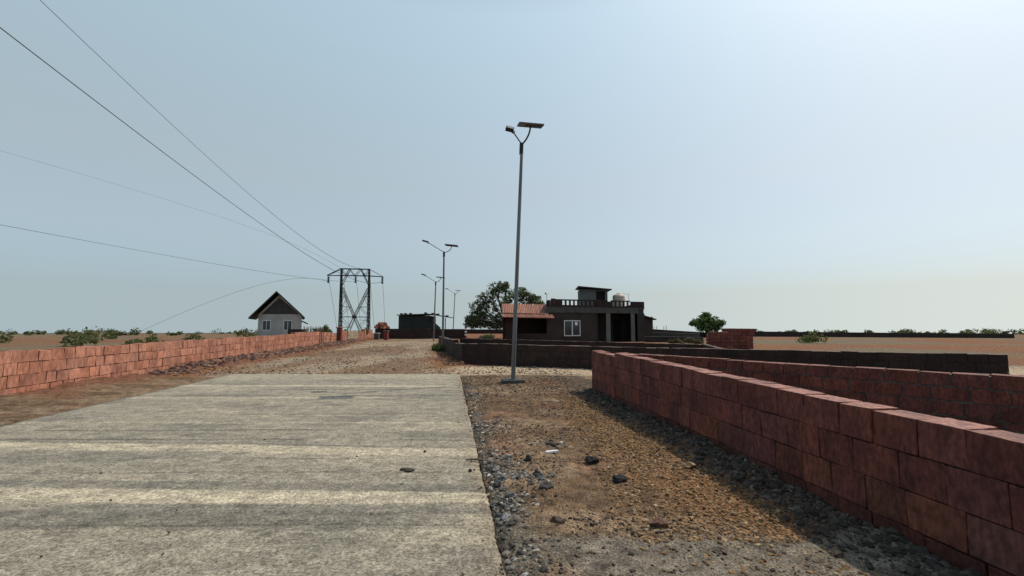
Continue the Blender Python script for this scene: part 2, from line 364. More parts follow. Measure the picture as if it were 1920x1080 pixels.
scol = np.concatenate([SC.reshape(-1, 3), SC.reshape(-1, 3)[ring]*.55])
slab = np_mesh('concrete_road', np.concatenate([top, low]), sf, slab_material(), True, scol); tag(slab, kind='structure')
for pl in slab.data.polygons[-len(a_):]: pl.use_smooth = False
# ------------------------------------------------------------------ stones
def ico(sub=1, seed=0):
    import bmesh
    bm = bmesh.new(); bmesh.ops.create_icosphere(bm, subdivisions=sub, radius=1)
    r = np.random.default_rng(seed); v = np.array([q.co[:] for q in bm.verts]); f = np.array([[w.index for w in q.verts] for q in bm.faces])
    bm.free(); n = r.normal(size=(7, 3)); n /= np.linalg.norm(n, axis=1)[:, None]
    for k in n:                         # chop facets off the ball: broken stone
        dd = v@k; cut = r.uniform(.55, .85); v = v-np.clip(dd-cut, 0, None)[:, None]*k
    return v*r.uniform(.85, 1.1, (len(v), 1)), f
TPL = [ico(1, s) for s in range(8)]
def stones(name, X, Y, size, col, flat=(.35, .8), sink=.25, hfun=ground_h):
    n = len(X); Z = hfun(X, Y); vs = []; fs = []; cs = []; off = 0
    idx = rng.integers(0, len(TPL), n)
    for k, (tv, tf) in enumerate(TPL):
        s = np.where(idx == k)[0]
        if not len(s): continue
        m = len(s); sc = np.stack([rng.uniform(.7, 1.35, m), rng.uniform(.6, 1.1, m), rng.uniform(*flat, m)], -1)*size[s][:, None]
        v = tv[None]*sc[:, None, :]
        tilt = rng.uniform(-.5, .5, m); ct, st = np.cos(tilt)[:, None], np.sin(tilt)[:, None]
        v = np.stack([v[..., 0]*ct-v[..., 2]*st, v[..., 1], v[..., 0]*st+v[..., 2]*ct], -1)
        th = rng.uniform(0, 6.283, m); c_, s_ = np.cos(th)[:, None], np.sin(th)[:, None]
        v = np.stack([v[..., 0]*c_-v[..., 1]*s_, v[..., 0]*s_+v[..., 1]*c_, v[..., 2]], -1)
        v += np.stack([X[s], Y[s], Z[s]+sc[:, 2]*(.6-sink*2)], -1)[:, None]
        vs.append(v.reshape(-1, 3)); fs.append((tf[None]+(np.arange(m)*len(tv))[:, None, None]).reshape(-1, 3)+off)
        cs.append(np.repeat(col[s], len(tv), 0)); off += m*len(tv)
    return np_mesh(name, np.concatenate(vs), np.concatenate(fs), m_rock, False, np.concatenate(cs))
def pal(n, cols, p, var=.25):
    i = rng.choice(len(cols), n, p=p); return np.array(cols)[i]*rng.uniform(1-var, 1+var, (n, 1))
EARTH = [(.13, .085, .055), (.20, .145, .095), (.045, .035, .030), (.30, .25, .19)]
GRAVEL = [(.24, .135, .062), (.33, .20, .095), (.11, .06, .035), (.38, .28, .16)]
RUBBLE = [(.16, .145, .125), (.29, .27, .24), (.06, .053, .048), (.46, .43, .38)]
def sizes(n, a, b, pw=2.4): return a+(b-a)*rng.random(n)**pw
# small stones all over the soil strip (denser near the camera, where one can see them)
n = 38000; Y = 2.2+11.6*rng.random(n)**1.5; X = slab_edge(Y)+.01+rng.random(n)*(near_wall_x(Y)-slab_edge(Y)-.02)
k = (fbm(X*1.2, Y*1.2, 3, 121) > rng.uniform(.3, .62, n)) & ((Y > 3.4) | (rng.random(n) < .22) | (X < slab_edge(Y)+.4)); X, Y = X[k], Y[k]
tag(stones('pebbles', X, Y, sizes(len(X), .004, .019, 3.0)*(1+Y*.05), pal(len(X), EARTH, [.38, .22, .34, .06])), kind='stuff')
# coarse orange gravel beside the wall shadow
n = 21000; Y = 2.3+7.5*rng.random(n)**1.25; q = rng.random(n)**.8; X = near_wall_x(Y)-.48-q*(1.75-.12*Y)*(.75+.5*fbm(Y*.8, Y*0, 2, 131))
k = (rng.random(n) < (1.25-q)) & ((Y > 3.35) | (rng.random(n) < .15)); X, Y = X[k], Y[k]
tag(stones('gravel', X, Y, sizes(len(X), .006, .027, 2.2), pal(len(X), GRAVEL, [.45, .27, .18, .10])), kind='stuff')
# grey broken concrete and slag along the slab edge, in heaps
heaps = [(905, 797, .42, .16, 420), (928, 868, .30, .16, 330), (925, 880, .22, .12, 260), (968, 900, .40, .07, 230), (950, 955, .20, .15, 420), (885, 740, .3, .25, 200), (905, 830, .12, .3, 160), (975, 1040, .3, .12, 120), (1010, 912, .14, .08, 60), (1025, 832, .4, .1, 110)]
HX, HY = [], []
for px, py, rx, ry, n in heaps:
    n = int(n*.8); c = gp(px, py); HX.append(c.x+rng.normal(0, rx*.5, n)); HY.append(c.y+rng.normal(0, ry*1.2, n))
n = 520; yy = 2.3+11*rng.random(n); HY.append(yy); HX.append(slab_edge(yy)+.03+np.abs(rng.normal(0, .14, n)))
X = np.concatenate(HX); Y = np.concatenate(HY); k = X > slab_edge(Y)+.03; X, Y = X[k], Y[k]
tag(stones('rubble', X, Y, sizes(len(X), .006, .040, 2.4), pal(len(X), RUBBLE, [.36, .14, .42, .08]), flat=(.3, .7)), kind='stuff')
# stones in the wall's shade, given darker colours to deepen it
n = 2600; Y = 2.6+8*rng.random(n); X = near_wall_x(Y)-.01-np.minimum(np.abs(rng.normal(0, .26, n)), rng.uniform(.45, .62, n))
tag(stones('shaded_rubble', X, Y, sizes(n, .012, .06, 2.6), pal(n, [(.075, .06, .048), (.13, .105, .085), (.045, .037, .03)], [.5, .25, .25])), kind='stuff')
# loose stones on the cross road and the far road
n = 10000; Y = SLAB_END+.05+24*rng.random(n)**1.7; X = slab_edge(Y)-9+rng.random(n)*(13-.25*(Y-SLAB_END))
tag(stones('road_stones', X, Y, sizes(n, .012, .055, 3.2), pal(n, EARTH+[(.3, .25, .2)], [.25, .25, .25, .1, .15])), kind='stuff')
n = 5200; Y = 14+30*rng.random(n); X = LWX0+RK*Y+.15+np.abs(rng.normal(0, .5, n))
tag(stones('wall_foot_rubble', X, Y, sizes(n, .03, .14, 2.0), pal(n, [(.20, .10, .07), (.08, .05, .042), (.26, .17, .12)], [.4, .45, .15])), kind='stuff')
n = 1500; Y = 17+22*rng.random(n); X = slab_edge(Y)-.9+np.abs(rng.normal(0, .5, n))+(Y < 19)*.3
tag(stones('verge_stones', X, Y, sizes(n, .02, .11, 2.6), pal(n, [(.24, .11, .06), (.10, .06, .045), (.3, .2, .12)], [.5, .3, .2])), kind='stuff')
# crumbs lying on the slab
n = 420; Y = 2.4+11*rng.random(n)**1.2; X = slab_edge(Y)-.04-rng.random(n)**1.5*4.6
X = np.where(np.arange(n) < 110, slab_edge(Y)-.01-np.abs(rng.normal(0, .05, n)), X)
tag(stones('slab_crumbs', X, Y, sizes(n, .004, .017, 3), pal(n, EARTH, [.4, .2, .35, .05]), hfun=lambda a, b: a*0+.018), kind='stuff')
# individual stones one can point at
def rock(name, px, py, sx, sy_, sz, col, label, cat='stone', group=None, seed=1, z0=None, rot=0.0, rough=.22):
    import bmesh
    bm = bmesh.new(); bmesh.ops.create_icosphere(bm, subdivisions=3, radius=1)
    for v in bm.verts:
        p = v.co.copy()
        for q_ in range(6):
            kd = Vector((math.sin(seed*7.1+q_*2.3), math.cos(seed*3.7+q_*4.1), math.sin(seed+q_*1.9))).normalized(); dd_ = p.dot(kd)
            if dd_ > .62: p -= kd*(dd_-.62)
        nn = mnoise.noise(p*1.6+Vector((seed*3.1, 0, 0)))*rough*1.8+mnoise.noise(p*4.2+Vector((0, seed, 0)))*rough*.8
        v.co = p*(1+nn)
        v.co.x *= sx; v.co.y *= sy_; v.co.z *= sz
    m = bpy.data.meshes.new(name); bm.to_mesh(m); bm.free()
    a = m.attributes.new('col', 'FLOAT_COLOR', 'POINT')
    for i in range(len(m.vertices)): a.data[i].color = (*col, 1)
    m.materials.append(m_rock); o = bpy.data.objects.new(name, m); S.collection.objects.link(o)
    g = gp(px, py); gz = float(ground_h(g.x, g.y)) if z0 is None else z0
    o.location = (g.x, g.y, gz+sz*.45); o.rotation_euler = (0, 0, rot)
    return tag(o, label, cat, group)
rock('stone', 1110, 868, .098, .085, .06, (.022, .021, .022), 'larger black stone with a pale streak on its right end, lying on the brown soil', seed=2, rot=.3)
rock('stone', 1163, 906, .078, .07, .055, (.022, .021, .023), 'round black stone lying on the gravelly soil to the right of the other black stone', seed=5)
rock('stone', 1034, 836, .075, .06, .035, (.05, .043, .038), 'low dark clod with crumbs round it, behind the flat pale scrap', seed=7)
rock('stone', 1088, 737, .05, .05, .04, (.33, .27, .21), 'pale stone near the dark corner of the wall shadow', seed=8, rough=.1)
rock('stone', 992, 868, .04, .05, .045, (.05, .048, .046), 'small pointed dark stone standing alone between the rubble and the black stones', seed=9)
rock('stone', 1025, 921, .07, .05, .04, (.07, .065, .06), 'grey stone at the right end of the rubble tongue', seed=12)
rock('stone', 1045, 985, .06, .035, .03, (.09, .055, .045), 'flat reddish stone in the open soil near the front', seed=13)
rock('stone', 1233, 985, .07, .05, .04, (.16, .09, .06), 'brown clod in the gravel at lower right', seed=14)
rock('stone', 1293, 878, .075, .06, .05, (.38, .25, .15), 'pale orange stone at the edge of the wall shadow', seed=15)
chunks = [(905, 790), (928, 792), (938, 789), (893, 803), (912, 806), (920, 870), (944, 861), (951, 864), (918, 878), (930, 885), (960, 895), (975, 899), (985, 896), (940, 905), (932, 915), (945, 922), (925, 948), (940, 944), (958, 940), (950, 956), (935, 965), (962, 960), (948, 972), (1008, 896), (1016, 903)]
for i, (px, py) in enumerate(chunks):
    g_ = random.uniform(.07, .26); w_ = random.uniform(.03, .062)
    rock('rubble_chunk', px, py, w_, w_*random.uniform(.6, .9), w_*random.uniform(.4, .65), (g_, g_, g_*.98),
         'jagged grey lump of broken concrete in the rubble heaps along the slab edge', 'rubble', 'grey lumps of broken concrete along the slab edge', seed=20+i, rot=random.uniform(0, 3), rough=.3)
# dark flat patch of dried dung / slag on the slab, twig, scrap
rock('dung_patch', 763, 884, .092, .062, .014, (.06, .05, .038), 'dark oval dried pat lying flat on the concrete road', 'dried dung', seed=31, z0=.016, rough=.08)
rock('clod', 882, 886, .022, .02, .016, (.03, .028, .026), 'small black clod on the road slab near its right edge', 'clod', seed=32, z0=.016)
rock('clod', 797, 850, .018, .016, .014, (.05, .045, .04), 'tiny dark clod in the middle of the pale road band', 'clod', seed=33, z0=.016)
mb = MB(); g = gp(1036, 850); zz = float(ground_h(g.x, g.y))+.02
mb.box((g.x-.07, g.y-.03, zz), (.15, .02, .01), (-.02, .05, .0), (0, 0, .012), (1, 1, 1), .006)
reorigin(tag(mb.build('scrap_board', m_frame), 'thin flat pale scrap lying on the brown soil', 'scrap'))
mb = MB(); pts = [gp(640+222*k/7, 733-18*k/7+1.2*math.sin(k*2), .03) for k in range(0)]
mb = MB(); g = gp(868, 866)
mb.tube([(slab_edge(g.y)-.16, g.y, .026), (slab_edge(g.y)-.02, g.y-.01, .034), (slab_edge(g.y)+.10, g.y-.02, .02)], [.008, .014, .01], 6)
reorigin(tag(mb.build('twig', m_stick), 'short dark twig poking over the edge of the road slab', 'twig'))
mb = MB(); g = gp(1001, 693); zz = float(ground_h(g.x, g.y))
pts = [Vector((g.x+math.cos(a)*.17, g.y, zz+math.sin(a)*.10)) for a in np.linspace(.2, 2.9, 9)]
mb.tube(pts, .022, 6)
reorigin(tag(mb.build('pipe_offcut', m_pale), 'curved pale pipe offcut lying at the foot of the long dark wall', 'pipe'))
# ------------------------------------------------------------------ block walls
def block_wall(name, path, heights, mat, label, cat='wall', thick=.26, bl=.36, ch=.225, z0=-.12, tint=.22, jit=.006, gap=.012, mortar=True,
               lit_top=None, rugged=False, mort=None, topjit=.012, capcol=1.0, miss=()):
    """path: list of (x,y) of the camera-side face; heights: top z at each path point"""
    root = thing(name, (path[0][0], path[0][1], 0), label, cat)
    mb = MB(); core = MB()
    for s in range(len(path)-1):
        a = Vector((*path[s], 0)); b = Vector((*path[s+1], 0)); L_ = (b-a).length; u = (b-a)/L_
        nrm = Vector((-u.y, u.x, 0))
        if nrm.dot(a) < 0 and nrm.dot(b) < 0: nrm = -nrm          # away from the camera
        h0, h1 = heights[s]; hmin = min(h0, h1)
        nc = max(1, int(round((hmin-z0)/ch)))
        for r in range(nc):
            t = -(bl*.5 if r % 2 else 0)-random.uniform(0, .05)
            while t < L_:
                w = bl*random.uniform(.82, 1.15); t0 = max(t, 0)+gap*.5; t1 = min(t+w, L_)-gap*.5
                if t1-t0 > .04:
                    tm = (t0+t1)/2/L_; H = h0+(h1-h0)*tm; c_ = (H-z0)/nc
                    za = z0+c_*r+gap*.5; zb = z0+c_*(r+1)-gap*.5+(random.uniform(-topjit, topjit) if r == nc-1 else 0)
                    g_ = 1+random.uniform(-tint, tint); rr = random.uniform(-.06, .06)
                    j = random.uniform(-.004, .004)
                    if not (r == nc-1 and random.random() < 0.0):
                        mb.box(a+u*t0+nrm*j+Vector((0, 0, za)), u*(t1-t0), nrm*(thick-j), Vector((0, 0, zb-za)), tuple(q_*(.62 if (rugged and r == 0) else .85 if (rugged and r == 1 and random.random() < .4) else 1) for q_ in (g_*(1+rr), g_, g_*(1-rr))), jit, top=tuple(g_*q_ for q_ in lit_top) if (lit_top and r == nc-1) else None)  # sunlight on the wall top painted in as paler faces of the top course
                t += w
        if mortar:
            ins = .028
            o = a+u*.025+nrm*ins
            vs = [o+Vector((0, 0, z0)), o+u*(L_-.05)+Vector((0, 0, z0)), o+u*(L_-.05)+nrm*(thick-2*ins)+Vector((0, 0, z0)), o+nrm*(thick-2*ins)+Vector((0, 0, z0))]
            hs = [h0, h1, h1, h0]; vs += [Vector((v.x, v.y, h-.035)) for v, h in zip(vs, hs)]
            fs = [(0, 3, 2, 1), (4, 5, 6, 7), (0, 1, 5, 4), (1, 2, 6, 5), (2, 3, 7, 6), (3, 0, 4, 7)]
            if u.cross(nrm).z < 0: fs = [f[::-1] for f in fs]
            core.add(vs, fs, (.8, .8, .8))
    bo = mb.build('blocks', mat, root)
    if rugged:
        bv = bo.modifiers.new('bevel', 'BEVEL'); bv.width = .006; bv.segments = 2; bv.limit_method = 'NONE'
        sb = bo.modifiers.new('subdivide', 'SUBSURF'); sb.subdivision_type = 'SIMPLE'; sb.levels = sb.render_levels = 3
        for sz_, st_ in ((.16, .012), (.03, .007)):
            tx = bpy.data.textures.new('stone_relief', 'CLOUDS'); tx.noise_scale = sz_; tx.noise_depth = 2
            dp = bo.modifiers.new('relief', 'DISPLACE'); dp.texture = tx; dp.strength = st_; dp.mid_level = .55; dp.texture_coords = 'GLOBAL'
    if mortar: core.build('mortar', mort or m_mort, root)
    return root
def wp(px, py): g = gp(px, py); return (g.x, g.y)
def hz(px, py, P):                       # height at ground point P seen at pixel row py
    return at(px, py, P[1]).z
def nwp(y): return (near_wall_x(y), y)
yA, yS, yE = wA.y, (WX0)/((1150-960)/F-WK)*1.0, -1.5
for _ in range(1): yS = WX0/((1150-960)/F*1.0-WK)
block_wall('block_wall', [nwp(yA), nwp(yS+.01)], [(.985, .955)], m_lat, 'short lower end segment of the red laterite wall beside the soil strip', bl=.34, ch=.235, jit=.006, tint=.20, gap=.005, topjit=.007, rugged=True, lit_top=(1.9, 2.9, 3.1))
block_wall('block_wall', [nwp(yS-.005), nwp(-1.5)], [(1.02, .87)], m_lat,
           'long red laterite block wall running towards the viewer along the soil strip', bl=.34, ch=.235, jit=.006, tint=.20, gap=.005, topjit=.007, rugged=True, lit_top=(1.9, 2.9, 3.1))
# wall behind the near wall
bw0 = at(1158, 661, 12.4); bw1 = at(1365, 673, 10.0); dirv = (bw1-bw0); bwe = bw1+dirv*1.6
block_wall('block_wall', [(bw0.x, bw0.y), (bwe.x, bwe.y)], [(bw0.z, bw1.z+.0)], m_lat, 'reddish wall with pale vertical mortar joints, seen just over the near red wall', bl=.42, ch=.26, gap=.026, tint=.2, lit_top=(1.4, 2.0, 2.1), mort=m_mort2)
# long dark cross wall
c0 = wp(871, 683); c1 = wp(1110, 692.5); h0 = at(870, 643.5, c0[1]).z; h1 = at(1110, 649.5, c1[1]).z
vx = (c1[0]-c0[0], c1[1]-c0[1]); kk = 3.1; c2 = (c0[0]+vx[0]*kk, c0[1]+vx[1]*kk*1.02)
block_wall('block_wall', [c0, c1, c2], [(h0, h1), (h1, h1+.0)], m_latd, 'long dark wall across the plots behind the tall lamp post', bl=.40, ch=.23, gap=.008, tint=.14, thick=.22, lit_top=(4.2, 5.2, 5.0))
# wall returning along the road from its corner, stepped top
ret = [(866, 680, 643), (850, 672, 636), (838, 663, 634), (829, 654, 632), (822, 648, 630)]
pr = [wp(a, b) for a, b, c in ret]
for i in range(len(ret)-1):
    t0, t1 = ret[i], ret[i+1]
    ha = at(t0[0], t0[2], pr[i][1]).z*.98
    d_ = Vector((pr[i+1][0]-pr[i][0], pr[i+1][1]-pr[i][1])); L_ = d_.length; e_ = (pr[i][0]+d_.x*(1-.1/L_), pr[i][1]+d_.y*(1-.1/L_))
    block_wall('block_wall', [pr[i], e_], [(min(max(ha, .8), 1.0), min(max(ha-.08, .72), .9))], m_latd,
               ['nearest', 'second', 'third', 'farthest'][i]+' stepped length of the dark wall running away along the road verge', bl=.40, ch=.23, gap=.01, tint=.18, thick=.24, lit_top=(4.2, 5.2, 5.0))
# second cross wall behind and its return
q0 = at(862, 634, 24.0); q1 = at(1368, 650.5, 20.0); q1z = at(1368, 650.5, 19.0).z
e1 = at(1320, 646, 20.8); e2 = at(1358, 653.0, 16.6)
block_wall('block_wall', [(q0.x, q0.y), (e1.x, e1.y)], [(q0.z, e1.z)], m_latd, 'second dark wall just behind the long cross wall, in front of the house', bl=.4, ch=.23, gap=.01, tint=.14, thick=.22, lit_top=(4.2, 5.2, 5.0))
block_wall('block_wall', [(e1.x-.01, e1.y+.3), (e2.x, e2.y)], [(e1.z+.02, e1.z)], m_latd, 'dark wall length coming forward at the right end of the plots, with a sunlit top', bl=.4, ch=.23, gap=.01, tint=.14, thick=.22, lit_top=(4.2, 5.2, 5.0))
# far wall closing the road
f0 = wp(703, 635.5); f1 = wp(873, 635.0)
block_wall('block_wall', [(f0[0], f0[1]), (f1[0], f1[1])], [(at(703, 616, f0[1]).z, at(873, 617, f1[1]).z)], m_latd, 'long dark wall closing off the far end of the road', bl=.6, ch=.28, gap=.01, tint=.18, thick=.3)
# left wall: pieces of uneven height, lit
def lwy(px): return LWX0/((px-960)/F-RK)
LW = [(-200, 555, 618, 1.10, 'long near length of the pinkish wall left of the road'), (555, 601, 622, 1.05, 'high flat-topped length of the pinkish wall beside the stick fence'),
      (602, 622, 627, .95, 'lower length of the pinkish wall in front of the green scrub'), (623, 631, 629, .80, 'short low stub of pinkish wall left of the red post'),
      (641, 653, 625, .98, 'narrow pinkish wall length just right of the red post'), (654, 674, 625, .95, 'pale whitewashed length of the roadside wall below the pylon'),
      (675, 684, 627, .82, 'low pinkish wall stub right of the pale wall length'), (685, 700, 625, .95, 'last pinkish wall length before the far end of the road')]
for a, b, yt, h_, lab in LW:
    ya = 9.5 if a < 0 else lwy(a); yb_ = lwy(b)
    mt = m_beige if 'whitewashed' in lab else m_latl
    hh = h_+.06 if a > 0 else 1.0
    block_wall('block_wall', [(LWX0+RK*ya, ya), (LWX0+RK*yb_, yb_)], [(hh, hh-.03*(a > 0))], mt, lab, bl=.34 if a < 600 else .42, ch=.27, gap=.014, tint=.18, thick=.26, jit=.012)
# red post, grey stub block, red pillar, rubble pile, brick heap
def pbox(mb, x0, y0, x1, y1, Y, dep, col=(1, 1, 1), jit=0, zb=None):
    """a real box whose front face stands at distance Y; its size comes from the photograph's proportions there"""
    a = at(x0, y1, Y); b = at(x1, y0, Y); z0 = a.z if zb is None else zb
    mb.box((a.x, Y, z0), (b.x-a.x, 0, 0), (0, dep, 0), (0, 0, b.z-z0), col, jit)
Yp = lwy(633)
mb = MB(); pbox(mb, 630.5, 615, 639.5, 645, Yp, .4, jit=.015, zb=-.1)
root = thing('gate_post', (at(635, 640, Yp).x, Yp, 0), 'dark red block gate post standing in the pinkish roadside wall', 'post')
mb.build('shaft', m_rust, root); mb = MB(); pbox(mb, 629.5, 613.4, 640.5, 615.2, Yp-.04, .48, jit=.01); mb.build('cap', m_latl, root)
root = thing('gate_post', (at(722, 634, 46).x, 46, 0), 'short dark red post with a pale cap in front of the far wall', 'post')
mb = MB(); pbox(mb, 719, 621.5, 726.5, 636, 46, .45, jit=.01, zb=-.1); mb.build('shaft', m_rust, root)
mb = MB(); pbox(mb, 717.8, 619.6, 727.4, 621.4, 45.95, .55); mb.build('cap', m_pale, root)
mb = MB(); pbox(mb, 701, 625.5, 709.5, 637, 47.2, .5, jit=.02, zb=-.1)
root = thing('concrete_block', (at(705, 634, 47.2).x, 47.2, 0), 'squat grey concrete block at the corner of the road end', 'block'); mb.build('body', m_conc, root)
mb = MB(); pbox(mb, 700.3, 624.3, 710, 625.6, 47.15, .6); mb.build('cap', m_white, root)
root = thing('block_stack', (at(716, 616, 50).x, 50, 0), 'heap of orange brick blocks rising behind the far wall', 'brick heap')
mb = MB()
for i in range(70):
    r_ = i/70; w_ = (1-r_)*9+1.2; px = 716.5+random.uniform(-w_, w_); zt = 617-r_*10+random.uniform(-.6, .6)
    p = at(px, zt, 50+random.uniform(-.8, .8)); a_ = random.uniform(0, 3.1); u = Vector((math.cos(a_), math.sin(a_), 0))*.4; v = Vector((-math.sin(a_), math.cos(a_), 0))*.22
    g_ = random.uniform(.8, 1.2); mb.box(p, u, v, (0, 0, .2), (g_, g_, g_), .03)
for k in range(14): mb.abox(*(lambda p: (p.x-.3, p.x+.3, p.y, p.y+.5))(at(708+k*1.3, 620, 50)), -.1, at(708, 617.5, 50).z, (.8, .8, .8))
mb.build('blocks', m_latl, root)
# ------------------------------------------------------------------ plane helper for rotated buildings
class Plane:
    def __init__(s, pxa, Ya, pxb, Yb, skew=None):
        a = at(pxa, HOR, Ya); b = at(pxb, HOR, Yb); s.o = Vector((a.x, a.y, 0)); s.u = Vector((b.x-a.x, b.y-a.y, 0)); s.len = s.u.length; s.u.normalize()
        s.n = Vector((-s.u.y, s.u.x, 0))
        if s.n.y < 0: s.n = -s.n
        dv = Vector((skew, 1, 0)) if skew is not None else s.n
        s.dv = dv/dv.dot(s.n)
    def sz(s, px, py, d=0.0):
        r = ray(px, py); c = Vector((0, 0, CH)); o = s.o+s.dv*d; t = (o-c).dot(s.n)/r.dot(s.n); P = c+r*t; return (P-o).dot(s.u), P.z
    def w(s, a, d, z): return s.o+s.u*a+s.dv*d+Vector((0, 0, z))
    def box(s, mb, a0, a1, z0, z1, d0, d1, col=(1, 1, 1), jit=0):
        mb.box(s.w(a0, d0, z0), s.u*(a1-a0), s.dv*(d1-d0), (0, 0, z1-z0), col, jit)
    def pbox(s, mb, x0, y0, x1, y1, d0, d1, col=(1, 1, 1), jit=0, ground=False):
        a0, z1 = s.sz(x0, (y0+y0)/2, d0); a1, _ = s.sz(x1, y0, d0); _, z0 = s.sz(x0, y1, d0)
        if ground: z0 = -.1
        s.box(mb, a0, a1, z0, z1, d0, d1, col, jit)
# ------------------------------------------------------------------ main house
P = Plane(1025, 38, 1209, 41.5, skew=.07)
house = thing('house', tuple(P.w(P.len/2, 3, 0)), 'unfinished flat-roofed brick house with tiled side wing, parapet and rooftop room', 'house')
Ln = P.len; DEP = 7.5
A = lambda px, d=0: P.sz(px, 600, d)[0]
Z = lambda px, py, d=0: P.sz(px, py, d)[1]
zslab = Z(1110, 582); zbeam0 = Z(1030, 586); zb1 = Z(1030, 577.5); zpar = Z(1060, 561)
aw0, awm, acol0, acol1, acol2, acol3 = A(1025), A(1117), A(1136.5), A(1144.5), A(1183), A(1190)
mb = MB()
wx0, wx1, wz0, wz1 = A(1057.5), A(1088), Z(1058, 630), Z(1058, 600.5)
# front wall of the left room with a real window opening
P.box(mb, aw0, wx0, -.1, zbeam0, 0, .25); P.box(mb, wx1, awm, -.1, zbeam0, 0, .25)
P.box(mb, wx0, wx1, -.1, wz0, 0, .25); P.box(mb, wx0, wx1, wz1, zbeam0, 0, .25)
P.box(mb, awm+.002, A(1195), -.1, zbeam0, 2.2, 2.45); P.box(mb, awm, awm+.25, -.1, zbeam0, .252, 2.198)      # recessed porch back wall
P.box(mb, A(1195), Ln, -.1, zbeam0, 0, .25); P.box(mb, Ln-.25, Ln, -.1, zbeam0, .252, DEP); P.box(mb, 0, .25, -.1, zbeam0, .252, DEP); P.box(mb, .252, Ln-.252, -.1, zbeam0, DEP-.25, DEP)
mb.build('wall', m_plast, house)
mb = MB(); P.box(mb, -.05, A(1198), zbeam0+.001, zb1, -.06, .3); P.box(mb, 0, Ln, zb1+.001, zb1+.12, 0, DEP); P.box(mb, .05, Ln, zbeam0+.002, zb1, .302, DEP-.01)
mb.build('roof_slab', m_conc, house)
for x0, x1 in ((1136.5, 1144.5), (1183, 1190)):
    mb = MB(); P.box(mb, A(x0), A(x1), -.1, zbeam0, -.03, .27); mb.build('column', m_pale, house)
# parapet with upright slots
par = MB(); pz0 = zb1+.122; zlo = Z(1060, 572.5); zhi = Z(1060, 563.5)
def bricks(a0, a1, z0, z1, d0, d1):
    n_ = max(1, int((z1-z0)/.16+.5)); h = (z1-z0)/n_
    for r in range(n_):
        t = a0
        while t < a1-.01:
            w = min(.38*random.uniform(.9, 1.1), a1-t)
            if a1-t-w < .1: w = a1-t
            g_ = random.uniform(.8, 1.2); P.box(par, t+.004, t+w-.004, z0+r*h+.004, z0+(r+1)*h-.004, d0+random.uniform(-.004, .004), d1, (g_, g_, g_)); t += w
bricks(0, Ln, pz0, zlo, 0, .2)
slots = [1057, 1065, 1073, 1080.5, 1088, 1095, 1103, 1111]; slots2 = [1151.5, 1159, 1166.5, 1174, 1181]
edges = []
for sx_ in slots+slots2: edges.append((A(sx_-2.1), A(sx_+2.1)))
cur = 0
for e0, e1_ in edges:
    bricks(cur, e0, zlo, zhi, 0, .2); cur = e1_
bricks(cur, Ln, zlo, zhi, 0, .2)
bricks(A(1033), A(1042), zhi, zpar+.05, 0, .2); bricks(A(1042), A(1140), zhi, zpar, 0, .2); bricks(A(1146), A(1182), zhi, zpar, 0, .2)
bricks(0, A(1033)-.005, zhi, zpar-.1, 0, .2); bricks(A(1182)+.002, Ln, zhi, zpar-.08, 0, .2)
for dd in (0,): 
    P.box(par, Ln-.2, Ln, pz0, zpar-.12, .22, DEP, (.9, .9, .9)); P.box(par, 0, .2, pz0, zpar-.12, .22, DEP, (.9, .9, .9)); P.box(par, .22, Ln-.22, pz0, zhi-.02, DEP-.2, DEP, (.9, .9, .9))
par.build('parapet', m_latd, house)
# window
win = MB()
fw = .07
for a0, a1, z0, z1 in ((wx0, wx1, wz0, wz0+fw), (wx0, wx1, wz1-fw, wz1), (wx0, wx0+fw, wz0+fw, wz1-fw), (wx1-fw, wx1, wz0+fw, wz1-fw), ((wx0+wx1)/2-.05, (wx0+wx1)/2+.05, wz0+fw, wz1-fw)):
    P.box(win, a0+.003, a1-.003, z0+.003, z1-.003, -.03, .08)
w_o = win.build('window', m_frame, house)
for s in (0, 1):
    mid = (wx0+wx1)/2; g_ = MB(); P.box(g_, (wx0+fw) if s == 0 else mid+.05, (mid-.05) if s == 0 else wx1-fw, wz0+fw, wz1-fw, .02, .03); pane = g_.build('pane', m_glass, house)
    pane.parent = w_o
g_ = MB(); P.box(g_, A(1078), A(1083), Z(1078, 610), Z(1078, 603.5), .012, .018); st = g_.build('sticker', m_frame, house); st.parent = w_o
pane.parent = w_o
for ch_ in [c for c in S.objects if c.parent == w_o]: ch_.location = (0, 0, 0)
g_ = MB(); P.box(g_, wx0-.1, wx1+.1, wz0-.10, wz0-.002, -.12, .1); g_.build('sill', m_conc, house)
g_ = MB(); P.box(g_, A(1150, 2.2), A(1164, 2.2), 0, 2.1, 2.14, 2.198); g_.build('door', m_black, house)
# rooftop room
RD = 3.0
rr = MB(); za = zb1+.1
r0, r1 = A(1088.5, RD), A(1140, RD); dx0, dx1 = A(1118.5, RD), A(1135, RD); zr = Z(1090, 540, RD); dz = Z(1120, 546, RD)
P.box(rr, r0, dx0, za, zr-.1, RD, RD+.2); P.box(rr, dx1, r1, za, zr-.1, RD, RD+.2); P.box(rr, dx0, dx1, dz, zr-.1, RD, RD+.2)
P.box(rr, r0, r0+.2, za, zr-.1, RD+.201, RD+2.6); P.box(rr, r1-.2, r1, za, zr-.1, RD+.201, RD+2.6); P.box(rr, r0+.2, r1-.2, za, zr-.1, RD+2.4, RD+2.6)
rf_room = rr.build('rooftop_room', m_pale, house)
ca0, ca1 = A(1084, RD), A(1147, RD); zl, zr2 = Z(1084, 537, RD), Z(1147, 542.5, RD)
rs = MB(); vs = [P.w(ca0, RD-.5, zl-.09), P.w(ca1, RD-.5, zr2-.09), P.w(ca1, RD+3, zr2-.09), P.w(ca0, RD+3, zl-.09)]
